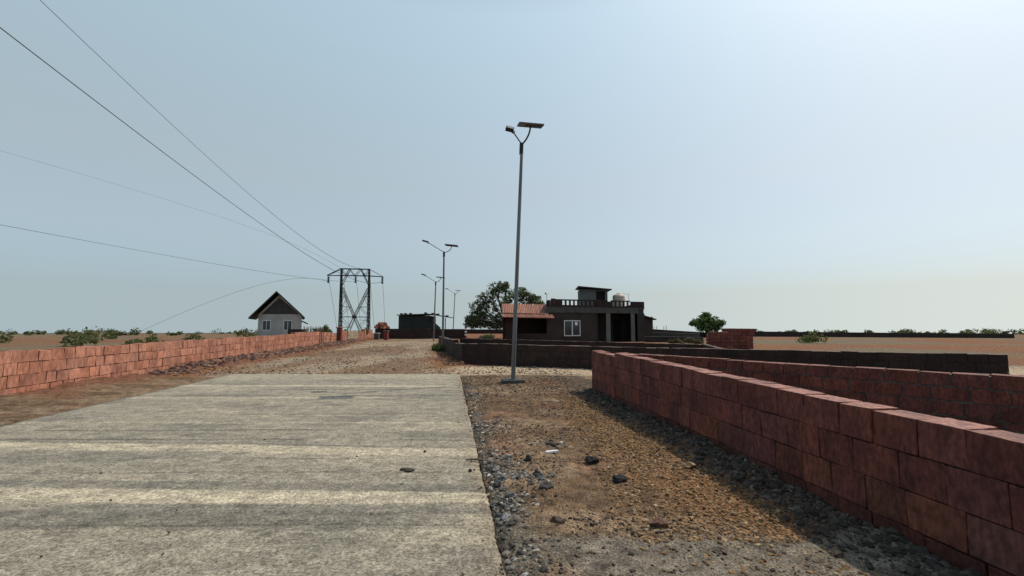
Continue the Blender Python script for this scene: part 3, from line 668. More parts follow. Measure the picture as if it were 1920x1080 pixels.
vs = vs+[v+Vector((0, 0, .09)) for v in vs]; rs.add(vs, [(0, 3, 2, 1), (4, 5, 6, 7), (0, 1, 5, 4), (1, 2, 6, 5), (2, 3, 7, 6), (3, 0, 4, 7)])
q = rs.build('sheet_roof', m_sheet, house); q.parent = rf_room
q = MB(); P.box(q, dx0, dx1, za, dz, RD+.12, RD+.16); q = q.build('doorway', m_black, house); q.parent = rf_room
# side annex with sloped roof
an = MB(); P.box(an, Ln+.003, A(1224, 1.5), -.1, Z(1215, 594, 1.5), 1.5, 5); ax = an.build('annex', m_plast, house)
rs = MB(); a0, a1 = Ln+.01, A(1231, 1.2); z0_, z1_ = Z(1210, 589.5, 1.2), Z(1231, 598, 1.2)
vs = [P.w(a0, 1.2, z0_-.1), P.w(a1, 1.2, z1_-.1), P.w(a1, 5.3, z1_-.1), P.w(a0, 5.3, z0_-.1)]; vs += [v+Vector((0, 0, .1)) for v in vs]
rs.add(vs, [(0, 3, 2, 1), (4, 5, 6, 7), (0, 1, 5, 4), (1, 2, 6, 5), (2, 3, 7, 6), (3, 0, 4, 7)]); q = rs.build('sheet_roof', m_sheet, house); q.parent = ax
# tiled wing at the left
PW = P
wl, wr = A(940, -.4), A(1026, -.4)
wg = MB()
P.box(wg, A(943, 0), A(966, 0), -.1, Z(943, 597, 0), -.1, .15)
P.box(wg, A(966, 1.8), -.002, -.1, Z(943, 590, 0), 1.8, 2.0); P.box(wg, A(966), -.002, -.1, .85, -.05, .1)
def Wp(px, py, d): a_, z_ = P.sz(px, py, d); return P.w(a_, d, z_)
g0 = Wp(943.5, 589.5, -.1); g1 = Wp(942.5, 572, 2.5); th_ = P.u*.2
gv = [Vector((g0.x, g0.y, -.1)), Vector((g1.x, g1.y, -.1)), Vector((g1.x, g1.y, g1.z)), Vector((g0.x, g0.y, g0.z))]; gv += [v+th_ for v in gv]
wg.add(gv, [(0, 3, 2, 1), (4, 5, 6, 7), (0, 1, 5, 4), (1, 2, 6, 5), (2, 3, 7, 6), (3, 0, 4, 7)])
b0_ = Wp(1023, 575, 2.5); wg.box((g1.x, g1.y, -.1), Vector((b0_.x-g1.x, b0_.y-g1.y, 0)), (0, .2, 0), (0, 0, g1.z-.05))
wing = wg.build('wing_wall', m_latd, house)
def tile_roof(name, pA, pB, pC, pD, n, rows, mat, parent, amp=.05):
    """pA,pB eave left/right; pC,pD ridge right/left: corrugated clay tile sheet with thickness"""
    mbt = MB(); nu = n*6
    def pt(u, v): 
        q_ = (pA*(1-u)+pB*u)*(1-v)+(pD*(1-u)+pC*u)*v; return q_
    nrm = (pB-pA).cross(pD-pA).normalized()
    if nrm.z < 0: nrm = -nrm
    for r in range(rows):
        vs = []; v0, v1 = r/rows, (r+1.12)/rows if r < rows-1 else 1
        for (v, lift) in ((v0, .035), (v1, .0)):
            for i in range(nu+1): vs.append(pt(i/nu, v)+nrm*(lift+amp*abs(math.sin(math.pi*i/6))))
        k = nu+1; vs += [q_-nrm*.03 for q_ in vs]
        fs = []
        for i in range(nu):
            fs.append((i, i+1, k+i+1, k+i)); fs.append((2*k+i, 3*k+i, 3*k+i+1, 2*k+i+1)); fs.append((i, 2*k+i, 2*k+i+1, i+1))
        for j in range(0, len(fs)):
            pass
        g_ = random.uniform(.85, 1.1); o = len(mbt.v); mbt.v += [tuple(q_) for q_ in vs]
        rngc = [random.uniform(.78, 1.18) for _ in range(n+1)]
        for j, f in enumerate(fs):
            c_ = g_*rngc[(j//3)//6]; mbt.f.append(tuple(q_+o for q_ in f)); mbt.c.append((c_, c_, c_)); mbt.sm.append(False)
    return mbt.build(name, mat, parent)
def Wp(px, py, d): a_, z_ = P.sz(px, py, d); return P.w(a_, d, z_)
eL = Wp(941.5, 588, -.2); eR = Wp(1028, 590.5, -.2); rR = Wp(1024, 573, 2.6); rL = Wp(940.5, 569.5, 2.6); rL.z = rR.z = (rL.z+rR.z)/2
tile_roof('tiled_roof', eL, eR, P.w(P.sz(1024, 573, 2.6)[0], 2.6, rR.z), rL, 26, 1, m_tile, house, .085)
eL = Wp(943, 596, -1.0); eR = Wp(1040, 598, -1.0); a0 = Wp(941.5, 589.6, -.22); b0 = Wp(1036, 591.2, -.22)
tile_roof('tiled_awning', eL, eR, b0, a0, 30, 1, m_tile, house, .085)
# water tank, pipe, dish on the roof
c = P.w(A(1161, 3.2), 3.2, 0); zt0 = zb1+.125; zt1 = Z(1161, 551, 3.2); rt = .62
root = thing('water_tank', (c.x, c.y, zt0), 'cream plastic water tank standing on the flat house roof', 'water tank')
mb = MB(); H_ = zt1-zt0; prof = [(0, 0), (rt*.97, 0), (rt, .05)]
for k in range(1, 7): prof += [(rt, H_*.8*k/7), (rt*.97, H_*.8*k/7+.02), (rt, H_*.8*k/7+.05)]
prof += [(rt, H_*.82), (rt*.85, H_*.92), (rt*.4, H_), (0, H_)]
mb.lathe((c.x, c.y, zt0), prof, 28); mb.build('body', m_tank, root)
mb = MB(); mb.lathe((c.x, c.y, zt0+H_-.01), [(rt*.32, 0), (rt*.34, .06), (rt*.28, .09), (0, .1)], 20); mb.build('lid', m_tank, root)
a1_, a2_ = A(1161, 3.9), A(1180, 3.9); zz = Z(1170, 551, 3.9)
mb = MB(); mb.tube([P.w(a1_, 3.9, zz-.05), P.w(a1_, 3.9, zz), P.w(a2_, 3.9, zz-.03), P.w(a2_, 3.9, zt0)], .022, 6)
reorigin(tag(mb.build('water_pipe', m_pale), 'thin bent pipe rising from the roof beside the cream tank', 'pipe'))
mb = MB(); b_ = Wp(1025, 562, .6); t_ = Wp(1025, 551, .6); b_.x = t_.x; 
root = thing('roof_antenna', tuple(b_), 'small antenna on a thin mast at the left corner of the house roof', 'antenna')
mb.tube([b_-Vector((0, 0, .3)), t_], .02, 6); mb.build('mast', m_lampd, root)
mb = MB(); mb.tube([t_+Vector((-.14, 0, .05)), t_+Vector((-.04, -.02, .02))], [.10, .05], 8); mb.tube([t_+Vector((-.04, 0, -.02)), t_+Vector((.22, 0, -.04))], .012, 5); mb.build('receiver', m_lampd, root)
# ------------------------------------------------------------------ low walls and sheds right of the house
def low(name, label, x0, y0, x1, y1, Y0, Y1, mat, dep=.3, cat='wall', capmat=None, y1b=None):
    pl = Plane(x0, Y0, x1, Y1); root = thing(name, tuple(pl.w(pl.len/2, 0, 0)), label, cat)
    _, za = pl.sz(x0, y0); _, zb_ = pl.sz(x1, y0 if y1b is None else y1b); mb = MB(); 
    vs = [pl.w(0, 0, -.3), pl.w(pl.len, 0, -.3), pl.w(pl.len, dep, -.3), pl.w(0, dep, -.3), pl.w(0, 0, za), pl.w(pl.len, 0, zb_), pl.w(pl.len, dep, zb_), pl.w(0, dep, za)]
    mb.add(vs, [(0, 3, 2, 1), (4, 5, 6, 7), (0, 1, 5, 4), (1, 2, 6, 5), (2, 3, 7, 6), (3, 0, 4, 7)]); mb.build('body', mat, root)
    if capmat:
        mb = MB(); vs2 = [v+Vector((0, 0, .003))+pl.n*(-.04 if i in (0, 1) else .04) for i, v in enumerate(vs[4:])]; vs2 += [v+Vector((0, 0, .07)) for v in vs2]
        mb.add(vs2, [(0, 3, 2, 1), (4, 5, 6, 7), (0, 1, 5, 4), (1, 2, 6, 5), (2, 3, 7, 6), (3, 0, 4, 7)]); mb.build('coping', capmat, root)
    return root
low('boundary_wall', 'farthest low dark wall behind the plots right of the house', 1222, 617, 1325, 0, 58, 56, m_plast, y1b=623.5)
low('boundary_wall', 'grey rendered wall with a pale coping right of the house', 1209, 624, 1312, 0, 48, 46, m_conc, y1b=626.5, capmat=m_pale)
low('boundary_wall', 'lower grey plinth wall in front of the pale-coped wall', 1209, 632, 1318, 0, 40, 39, m_plast, capmat=m_conc, y1b=634)
low('boundary_wall', 'dark low wall beyond the far right plots', 1366, 621, 1900, 0, 60, 52, m_plast, y1b=626)
# rebar starters
for i, (px, y0) in enumerate(((1226.5, 612.5), (1231, 611.5), (1244.5, 611), (1249, 610.5))):
    mb = MB(); b_ = at(px, 622, 52); t_ = at(px+random.uniform(-.6, .3), y0, 52); mb.tube([b_-Vector((0, 0, 1.2)), (b_+t_)/2+Vector((.01, 0, 0)), t_], .03, 5)
    reorigin(tag(mb.build('rebar', m_stick), 'thin upright reinforcing bar sticking up behind the low grey wall right of the house', 'rebar', 'reinforcing bars right of the house'))
# red brick pile / pier at far right
root = thing('brick_pier', (at(1352, 640, 27).x, 27, 0), 'stepped stack of dark red blocks at the right, beside the bushy green tree', 'block stack')
mb = MB(); X0 = at(1340, 640, 27).x
for r in range(7):
    zz = r*.21-.1; x_s = X0+(.0 if r < 5 else .12*(r-4))
    for k in range(6):
        g_ = random.uniform(.8, 1.2)
        if r >= 6 and k < 2: continue
        for q_ in range(3): mb.box((x_s+k*.40, 27+q_*.4, zz), (.39, 0, 0), (0, .39, 0), (0, 0, .2), (g_, g_*random.uniform(.9, 1.1), g_), .012)
mb.build('blocks', m_lat, root)
# ------------------------------------------------------------------ shed left of the centre
shed = thing('shed', (at(785, 615, 54).x, 54, 0), 'dark flat-roofed shed with blocks weighting its roof behind the far wall', 'shed')
Ys = 54; mb = MB()
a = at(747.5, 592, Ys); b = at(804, 592, Ys)
mb.abox(a.x, b.x, Ys, Ys+5, -.2, a.z)
c_ = at(804, 604, Ys); d_ = at(816, 614.5, Ys)
vs = [Vector((b.x, Ys+.01, 0)), Vector((d_.x, Ys+.01, 0)), Vector((d_.x, Ys+.01, d_.z)), Vector((b.x, Ys+.01, c_.z))]; vs += [v+Vector((0, 4, 0)) for v in vs]
mb.add(vs, [(0, 1, 2, 3), (7, 6, 5, 4), (0, 4, 5, 1), (1, 5, 6, 2), (2, 6, 7, 3), (3, 7, 4, 0)]); mb.build('wall', m_shed, shed)
mb = MB(); l0 = at(744.5, 591.5, Ys); l1 = at(804, 589.5, Ys); l2 = at(840, 595.5, Ys)
for p0, p1 in ((l0, l1), (l1, l2)):
    vs = [p0, p1, p1+Vector((0, 5.6, 0)), p0+Vector((0, 5.6, 0))]; vs = [v+Vector((0, -.3, 0)) for v in vs]; vs += [v+Vector((0, 0, .1)) for v in vs]
    mb.add(vs, [(0, 3, 2, 1), (4, 5, 6, 7), (0, 1, 5, 4), (1, 2, 6, 5), (2, 3, 7, 6), (3, 0, 4, 7)])
mb.build('roof', m_sheet, shed)
mb = MB(); p = at(835, 596, Ys+1); mb.abox(p.x-.05, p.x+.05, Ys+1, Ys+1.1, -.2, p.z); mb.build('post', m_steel, shed)
for i, (px, y0, w_) in enumerate(((752, 590, 1.0), (759.5, 589.6, 1.3), (769, 589, 1.1), (797.5, 587.4, 1.2), (811, 588.6, 1.2), (819.5, 590, 1.8), (837.5, 593.6, 1.4))):
    p = at(px, y0, Ys); base = (l0.z+(l1.z-l0.z)*(p.x-l0.x)/(l1.x-l0.x) if p.x < l1.x else l1.z+(l2.z-l1.z)*(p.x-l1.x)/(l2.x-l1.x))+.1
    mb = MB(); mb.abox(p.x-w_*.14, p.x+w_*.14, Ys+.1, Ys+.4, base, base+.17, jit=.015)
    reorigin(tag(mb.build('roof_block', m_sheet), 'dark block lying on the shed roof as a weight, one of a row', 'block', 'blocks weighting the shed roof'))
# ------------------------------------------------------------------ house at the left edge
lh = thing('house', (at(525, 615, 46).x, 48, 0), 'white-walled house with a steep dark gable roof at the left', 'house')
Yl = 46; e0 = at(473, 598, Yl); e1_ = at(577.5, 598, Yl); rd = at(525, 549, Yl); e0.z = e1_.z
wl_, wr_ = at(484, 600, Yl).x, at(566, 600, Yl).x; slope = (rd.z-e1_.z)/(e1_.x-rd.x)
mb = MB(); zw = rd.z-slope*(wr_-rd.x)-.1
vs = [(wl_, Yl, -.2), (wr_, Yl, -.2), (wr_, Yl, zw), (rd.x, Yl, rd.z-.12), (wl_, Yl, zw)]; vs += [(x_-.50*8, y_+8, z_) for x_, y_, z_ in vs]
mb.add(vs, [(0, 1, 2, 3, 4), (9, 8, 7, 6, 5), (1, 6, 7, 2), (0, 4, 9, 5), (2, 7, 8, 3), (3, 8, 9, 4)]); mb.build('wall', m_white, lh)
for s_, ed in ((1, e1_), (-1, e0)):
    mb = MB(); vs = [Vector((rd.x, Yl-.7, rd.z)), Vector((ed.x, Yl-.7, ed.z)), Vector((ed.x-.5*9.3, Yl+8.6, ed.z)), Vector((rd.x-.5*9.3, Yl+8.6, rd.z))]; vs += [v+Vector((0, 0, .16)) for v in vs]
    fs = [(0, 3, 2, 1), (4, 5, 6, 7), (0, 1, 5, 4), (1, 2, 6, 5), (2, 3, 7, 6), (3, 0, 4, 7)]
    if s_ > 0: fs = fs
    mb.add(vs, fs); mb.build('roof', m_sheet, lh)
mb = MB(); vs = [(wl_+.3, Yl-.012, zw+.02), (wr_-.3, Yl-.012, zw+.02), (rd.x, Yl-.012, rd.z-.5)]; vs += [(x_, Yl-.002, z_) for x_, y_, z_ in vs]
mb.add(vs, [(0, 1, 2), (5, 4, 3), (0, 3, 4, 1), (1, 4, 5, 2), (2, 5, 3, 0)]); mb.build('gable_triangle', m_sheet, lh)  # thin dark triangle set on the gable front
p0 = at(566, 602.5, Yl+1); p1 = at(581, 608, Yl+1)
mb = MB(); vs = [Vector((wr_-.33, Yl+.6, p0.z)), Vector((p1.x, Yl+.6, p1.z)), Vector((p1.x-1.7, Yl+4, p1.z)), Vector((wr_-2.05, Yl+4, p0.z))]; vs += [v+Vector((0, 0, .1)) for v in vs]
mb.add(vs, [(0, 3, 2, 1), (4, 5, 6, 7), (0, 1, 5, 4), (1, 2, 6, 5), (2, 3, 7, 6), (3, 0, 4, 7)]); mb.build('canopy', m_sheet, lh)
for wx in (500, 540):
    mb = MB(); p = at(wx, 606, Yl); mb.abox(p.x-.45, p.x+.45, Yl-.03, Yl-.003, 1.0, 2.1); wq = mb.build('window', m_frame, lh)
    mb = MB(); mb.abox(p.x-.38, p.x-.03, Yl-.035, Yl-.031, 1.08, 2.02); mb.abox(p.x+.03, p.x+.38, Yl-.035, Yl-.031, 1.08, 2.02); q = mb.build('pane', m_glass, lh); q.parent = wq
# stick fence
fence = thing('stick_fence', (at(590, 620, 34).x, 34, 0), 'fence of rough upright sticks behind the pinkish wall at the left', 'fence')
for k in range(16):
    px = 569+k*2.5+random.uniform(-.5, .5); Yf = 34+random.uniform(-.2, .2); b_ = at(px, 628, Yf); t_ = at(px+random.uniform(-.7, .7), 612+random.uniform(-1, 1.5), Yf)
    mb = MB(); mb.tube([Vector((b_.x, b_.y, -.1)), (b_+t_)/2+Vector((random.uniform(-.03, .03), 0, 0)), t_], [.035, .03, .018], 5); mb.build('stick', m_stick, fence)
mb = MB(); mb.tube([at(567, 617.5, 34), at(609, 617, 34)], .015, 5); mb.build('rail', m_stick, fence)
low('boundary_wall', 'dark low wall between the white house and the stick fence', 540, 617.5, 573, 0, 38, 38, m_plast, y1b=617)
# ------------------------------------------------------------------ foliage
def leaves(centres, n_per, rad, size, aspect=1.7, droop=.2, smin=.6):
    V = []; n = 0
    C_ = np.repeat(np.array(centres), n_per, 0); r_ = np.repeat(np.array(rad), n_per, 0); m = len(C_)
    d = rng.normal(size=(m, 3)); d /= np.linalg.norm(d, axis=1)[:, None]; rr = r_*rng.random(m)**.42
    P_ = C_+d*rr[:, None]*np.array([1, 1, .72])
    a = rng.normal(size=(m, 3)); a[:, 2] -= droop; a /= np.linalg.norm(a, axis=1)[:, None]
    b = np.cross(a, rng.normal(size=(m, 3))); b /= np.linalg.norm(b, axis=1)[:, None]
    s = size*rng.uniform(smin, 1.3, m)[:, None]; a = a*s; b = b*s/aspect
    nrm = np.cross(a, b); nrm /= np.linalg.norm(nrm, axis=1)[:, None]
    fold = nrm*s*.14
    vs = np.stack([P_-a, P_-b*.9+fold, P_+a, P_+b*.9+fold], 1).reshape(-1, 3)
    fs = np.arange(m*4).reshape(-1, 4); g = rng.uniform(.6, 1.35, m); tint = rng.uniform(.9, 1.12, m)
    col = np.repeat(np.stack([g*tint, g, g/tint*.95], -1), 4, 0)
    return vs, fs, col
def tree(name, base, label, lobes, mat, leaf, n_per, trunk_r, cl=.5, n_cl=30, loose=1.0, group=None, fork=.35, cat='tree', trunkz=None):
    """lobes: (x, y, z, rx, rz) world ellipsoids that make the uneven outline"""
    base = Vector(base); root = thing(name, tuple(base), label, cat, group)
    cs = []; rs = []
    for lx, ly, lz, rx, rz in lobes:
        for _ in range(n_cl):
            d = rng.normal(size=3); d /= np.linalg.norm(d); r = rng.random()**.45*loose
            cs.append((lx+d[0]*rx*r, ly+d[1]*rx*r, lz+d[2]*rz*r)); rs.append(cl*rng.uniform(.55, 1.15))
    vs, fs, col = leaves(cs, n_per, rs, leaf)
    o = np_mesh('crown', vs-np.array(base), fs, mat, False, col); o.parent = root
    mb = MB(); zf = base.z+(trunkz or 1.4)
    top_ = Vector((base.x+.1, base.y, zf)); mb.tube([base-Vector((0, 0, .3)), (base+top_)/2+Vector((.06, 0, 0)), top_], [trunk_r*1.2, trunk_r, trunk_r*.85], 9)
    for k, (lx, ly, lz, rx, rz) in enumerate(lobes):
        tip = Vector((lx, ly, lz+rz*.3)); mid = (top_*.55+tip*.45)+Vector((random.uniform(-.25, .25), random.uniform(-.2, .2), random.uniform(-.1, .3)))
        mb.tube([top_-Vector((0, 0, .1)), mid, tip], [trunk_r*.5, trunk_r*.3, trunk_r*.08], 6)
        for _ in range(4):
            t2 = tip+Vector((random.uniform(-rx, rx)*.8, random.uniform(-rx, rx)*.6, random.uniform(-rz, rz)*.6)); s_ = mid*.6+tip*.4
            mb.tube([s_, (s_+t2)/2+Vector((0, 0, .15)), t2], [trunk_r*.2, trunk_r*.12, trunk_r*.04], 5)
    mb.build('trunk', m_bark, root); return root
def lobes_px(lst, Y, dy=.6):
    out = []
    for px, py, rx, rz in lst:
        p = at(px, py, Y); k = Y/F; out.append((p.x, p.y+random.uniform(-dy, dy)*rx*k, p.z, rx*k, rz*k))
    return out
T1 = [(893, 598, 16, 11), (898, 577, 17, 13), (912, 560, 16, 13), (930, 545, 15, 13), (944, 538, 10, 10), (935, 570, 22, 16), (925, 595, 20, 14), (955, 560, 18, 15), (975, 550, 14, 11), (988, 553, 12, 10),
      (1002, 563, 12, 9), (1012, 572, 8, 6), (960, 585, 22, 15), (985, 575, 18, 13), (885, 607, 11, 7), (940, 606, 14, 8), (905, 609, 16, 6), (925, 611, 18, 6), (895, 590, 14, 12), (882, 600, 9, 7)]
k50 = 52
tree('leafy_tree', tuple(at(950, 612, k50).xy)+(-.1,), 'broad grey-green tree with a loose crown behind the tiled wing of the house', lobes_px(T1, k50), m_leaf1, .105, 21, .32, cl=.34, n_cl=46, loose=1.2, trunkz=1.6)
T2 = [(1308, 605, 9, 6), (1322, 600, 12, 9), (1324, 591, 6, 4), (1338, 603, 12, 8), (1350, 605, 6, 5), (1317, 614, 11, 8), (1330, 617, 12, 8), (1344, 613, 9, 7), (1299, 607, 4, 2), (1330, 606, 14, 9)]
tree('leafy_tree', tuple(at(1328, 612, 55).xy)+(-.1,), 'small bushy bright green tree at the right behind the low walls', lobes_px(T2, 55), m_leaf2, .10, 18, .16, cl=.26, n_cl=60, loose=1.25, trunkz=.5)
def shrub(px, py, w, h, Y, label, mat=m_leaf3, n=30, leaf=.06, group=None):
    p = at(px, py, Y); k = Y/F; zt = p.z; zb_ = -.05
    lob = []
    for _ in range(5): lob.append((p.x+random.uniform(-.6, .6)*w*k, Y+random.uniform(-.4, .4), zb_+(zt-zb_)*random.uniform(.35, .8), w*k*.55, (zt-zb_)*.32))
    tree('shrub', (p.x, Y, zb_), label, lob, mat, leaf, 16, .03, cl=.2, n_cl=n, group=group, cat='shrub', trunkz=.15)
shrub(607, 613, 9, 10, lwy(607)+1.8, 'yellow-green scrub bush between the stick fence and the red post', n=34)
shrub(619, 616, 8, 8, lwy(619)+1.8, 'dry brownish bush just left of the red gate post', m_straw, n=26)
shrub(646, 620, 7, 6, lwy(646)+1.8, 'low dark green bush to the right of the red gate post', m_leaf2)
shrub(660, 621, 7, 6, lwy(660)+1.8, 'flat dark bush at the left foot of the pylon', m_leaf2, n=24)
shrub(684, 616, 7, 8, lwy(684)+1.8, 'dry twiggy bush at the right foot of the pylon', m_straw, n=24)
shrub(592, 617, 8, 7, lwy(592)+1.8, 'low green weeds tangled behind the stick fence', m_leaf2, n=24)
shrub(824, 646, 6, 8, 25.5, 'green weeds growing against the road end of the stepped wall', m_leaf3, n=22, leaf=.045)
shrub(816, 646, 3, 4, 27.5, 'small tuft of weeds at the foot of the second lamp post', m_leaf3, n=16, leaf=.04)
shrub(1300, 634, 14, 4, 37, 'dry brush heaped in front of the low walls at the right', m_straw, n=28)
shrub(915, 626, 18, 5, 46, 'dark brush under the broad tree beside the tiled wing', m_leaf1, n=34)
shrub(1270, 637, 12, 3, 34, 'dry weeds in the empty plot right of the house', m_straw, n=22)
low('boundary_wall', 'distant brown wall beyond the strip of bare sunlit ground left of the broad tree', 874, 617.5, 950, 0, 84, 84, m_latd, y1b=617.5)
root = thing('marker_post', (at(873, 630, 46.5).x, 46.5, 0), 'small red and white banded post at the right end of the far wall', 'marker post')
for k in range(7):
    mb = MB(); p = at(873, 630, 46.5); mb.abox(p.x-.10, p.x+.10, 46.5, 46.7, .3+k*.16, .455+k*.16); mb.build('band', m_frame if k % 2 else m_rust, root)
mb = MB(); mb.abox(p.x-.09, p.x+.09, 46.51, 46.69, -.1, .298); mb.build('shaft', m_rust, root)
cs_, rs_ = [], []
for _ in range(900):
    side = random.random() < .45
    yy_ = random.uniform(24, 125); xx_ = random.uniform(-150, -26-.3*yy_*0) if side else random.uniform(20, 150)
    if (not side) and yy_ > 30 and xx_ < yy_*.56: continue
    if side and xx_ > -yy_*.56: continue
    if fbm(np.array([xx_*.05]), np.array([yy_*.05]), 3, 151)[0] < .45: continue
    gz = float(ground_h(xx_, yy_)); hh_ = random.uniform(.3, 1.0)*(1.6 if random.random() < .12 else 1)
    for _k in range(4): cs_.append((xx_+random.uniform(-.8, .8)*hh_, yy_+random.uniform(-.8, .8)*hh_, gz+hh_*random.uniform(.1, .8))); rs_.append(hh_*random.uniform(.4, .8))
if cs_:
    vs, fs, col = leaves(cs_, 34, rs_, .16); scrub = np_mesh('scrub', vs, fs, m_leaf1, False, col*np.array([1.1, .9, .7])); tag(scrub, kind='stuff')
# ------------------------------------------------------------------ solar street lamps
def make_lamp(base, H, top, adir, head, pan, label, group, ped=True, rb=.058, headsize=1.0, psize=(.78, .56), ptilt=(0, 0), wide=False):
    """adir: horizontal unit vector towards the solar panel; head / pan: (run, rise)"""
    base = Vector(base); root = thing('solar_street_lamp', tuple(base), label, 'street lamp', group)
    top = Vector(top); ad = Vector(adir).normalized(); sd_ = Vector((-ad.y, ad.x, 0))
    mb = MB(); mid = base.lerp(top, .55)
    mb.tube([base+Vector((0, 0, .1)), mid, top-Vector((0, 0, .32))], [rb, rb*.86, rb*.72], 8, smooth=False); mb.build('pole', m_galv, root)
    mb = MB(); dn = (top-base).normalized(); mb.tube([top-dn*.33, top-dn*.02, top], [rb*.95, rb*.95, rb*.8], 8, smooth=False); mb.tube([top-dn*.31-ad*.10, top-dn*.31], .012, 6); mb.build('collar', m_lampd, root)
    if ped:
        mb = MB(); p = Vector((base.x, base.y, 0)); ux, uy = Vector((.29, .03, 0)), Vector((-.03, .25, 0))
        mb.box(p-ux-uy+Vector((0, 0, -.15)), ux*2, uy*2, (0, 0, .235), (1, 1, 1), .006); mb.build('pedestal', m_conc, root)
        mb = MB(); mb.box(p-ux*.36-uy*.42+Vector((0, 0, .088)), ux*.72, uy*.84, (0, 0, .014)); mb.build('base_plate', m_galv, root)
    # head arm
    hp = top-ad*head[0]+Vector((0, 0, head[1])); mb = MB()
    mb.tube([top-Vector((0, 0, .05)), top-ad*head[0]*.12+Vector((0, 0, head[1]*.07)), hp], .021, 8); mb.build('lamp_arm', m_lampd, root)
    pp = top+ad*pan[0]+Vector((0, 0, pan[1])); mb = MB(); pts = []
    for t in np.linspace(0, 1, 9):
        s_ = math.sin(t*math.pi/2); pts.append(top+ad*pan[0]*s_+Vector((0, 0, pan[1]*(1-math.cos(t*math.pi/2))-.05*(1-t))))
    mb.tube(pts, .024, 8); mb.build('panel_arm', m_lampd, root)
    # lamp head: box housing on a tilting bracket, lens below, cooling fins on top
    fwd = (-ad*1.0+Vector((0, 0, .28))).normalized() if wide else Vector((-.93, -.3, .28)).normalized()
    sde = fwd.cross(Vector((0, 0, 1))).normalized(); upv = sde.cross(fwd).normalized(); L_, Wd, Th = .25*headsize, .17*headsize, .10*headsize
    if wide: L_, Wd, Th = .42, .17, .075
    else:
        fwd = Vector((-.93, -.05, .22)).normalized(); upv = Vector((0, -.74, .67)); upv = (upv-fwd*upv.dot(fwd)).normalized(); sde = fwd.cross(upv).normalized()
    o = hp-fwd*.05-sde*Wd/2-upv*Th*.3; mb = MB(); mb.box(o, fwd*L_, sde*Wd, upv*Th); hd = mb.build('lamp_head', m_lampd, root)
    mb = MB()
    mb.box(o+upv*(Th+.001)+fwd*.02+sde*.02, fwd*(L_-.06), sde*(Wd-.04), upv*.02); q = mb.build('top_cover', m_lampg, root); q.parent = hd
    mb = MB(); mb.box(o-upv*.008+fwd*.03+sde*.02, fwd*(L_-.06), sde*(Wd-.04), upv*.007); q = mb.build('lens', m_lens, root); q.parent = hd
    mb = MB(); mb.box(hp-fwd*.10-sde*Wd*.3-upv*.07, fwd*.09, sde*Wd*.6, upv*.05); mb.build('bracket', m_lampd, root)
    # solar panel
    ax_ = (ad if wide else Vector((.97, .12, 0))).normalized(); ay = Vector((-ax_.y, ax_.x, 0)); ax_ = (ax_+Vector((0, 0, ptilt[0]))).normalized(); ay = (ay+Vector((0, 0, ptilt[1]))).normalized(); az = ax_.cross(ay)
    pw, ph = psize; o = pp-ax_*pw/2-ay*ph/2+az*.03
    mb = MB(); mb.box(o, ax_*pw, ay*ph, az*.03); pn = mb.build('solar_panel', m_panel, root)
    mb = MB(); mb.box(o+az*.0305+ax_*.015+ay*.015, ax_*(pw-.03), ay*(ph-.03), az*.004); q = mb.build('cells', m_cell, root); q.parent = pn
    mb = MB(); e_ = .02
    for oo, l1_, l2_ in ((o-az*.012, ax_*pw, ay*e_), (o-az*.012+ay*(ph-e_), ax_*pw, ay*e_), (o-az*.012+ay*(e_+.001), ax_*e_, ay*(ph-2*e_-.002)), (o-az*.012+ay*(e_+.001)+ax_*(pw-e_), ax_*e_, ay*(ph-2*e_-.002))):
        mb.box(oo, l1_, l2_, az*.0118)
    q = mb.build('panel_frame', m_lampd, root); q.parent = pn
    mb = MB(); mb.box(pp-ax_*.15-ay*.05+az*.004, ax_*.3, ay*.1, az*.025); mb.box(pp+ax_*.17-ay*.1+az*.001, ax_*.12, ay*.16, az*.028); mb.build('panel_bracket', m_lampd, root)
    return root
bl_ = gp(962, 717); tp = at(978, 268, bl_.y); tp = Vector((tp.x, bl_.y, tp.z))
make_lamp((bl_.x, bl_.y, 0), 0, tp, (.5, -.85, 0), (.55, .60), (.47, .30), 'tall solar street lamp on a square concrete footing beside the road slab', 'solar street lamps along the road', rb=.062, headsize=1.0, psize=(.70, .50), ptilt=(-.03, 0.27))
def far_lamp(bx, by, tx, ty, Y, label, s=1.0):
    b_ = at(bx, by, Y); t_ = at(tx, ty, Y); return make_lamp((b_.x, Y, 0), 0, t_, (1, 0, 0), (1.1*s, .64*s), (.50*s, .38*s), label, 'solar street lamps along the road', ped=False, rb=.075*s, wide=True, psize=(.85*s, .6*s), ptilt=(-.10, .0))
far_lamp(830, 655, 832.5, 472, gp(830, 655).y, 'solar street lamp at the right verge beside the stepped wall, second nearest')
far_lamp(813, 641, 817, 528, gp(813, 641).y*.98, 'solar street lamp farther along the road, in front of the dark shed', .92)
far_lamp(849, 630, 853, 550, 60, 'smallest and farthest solar street lamp, behind the far wall', .9)
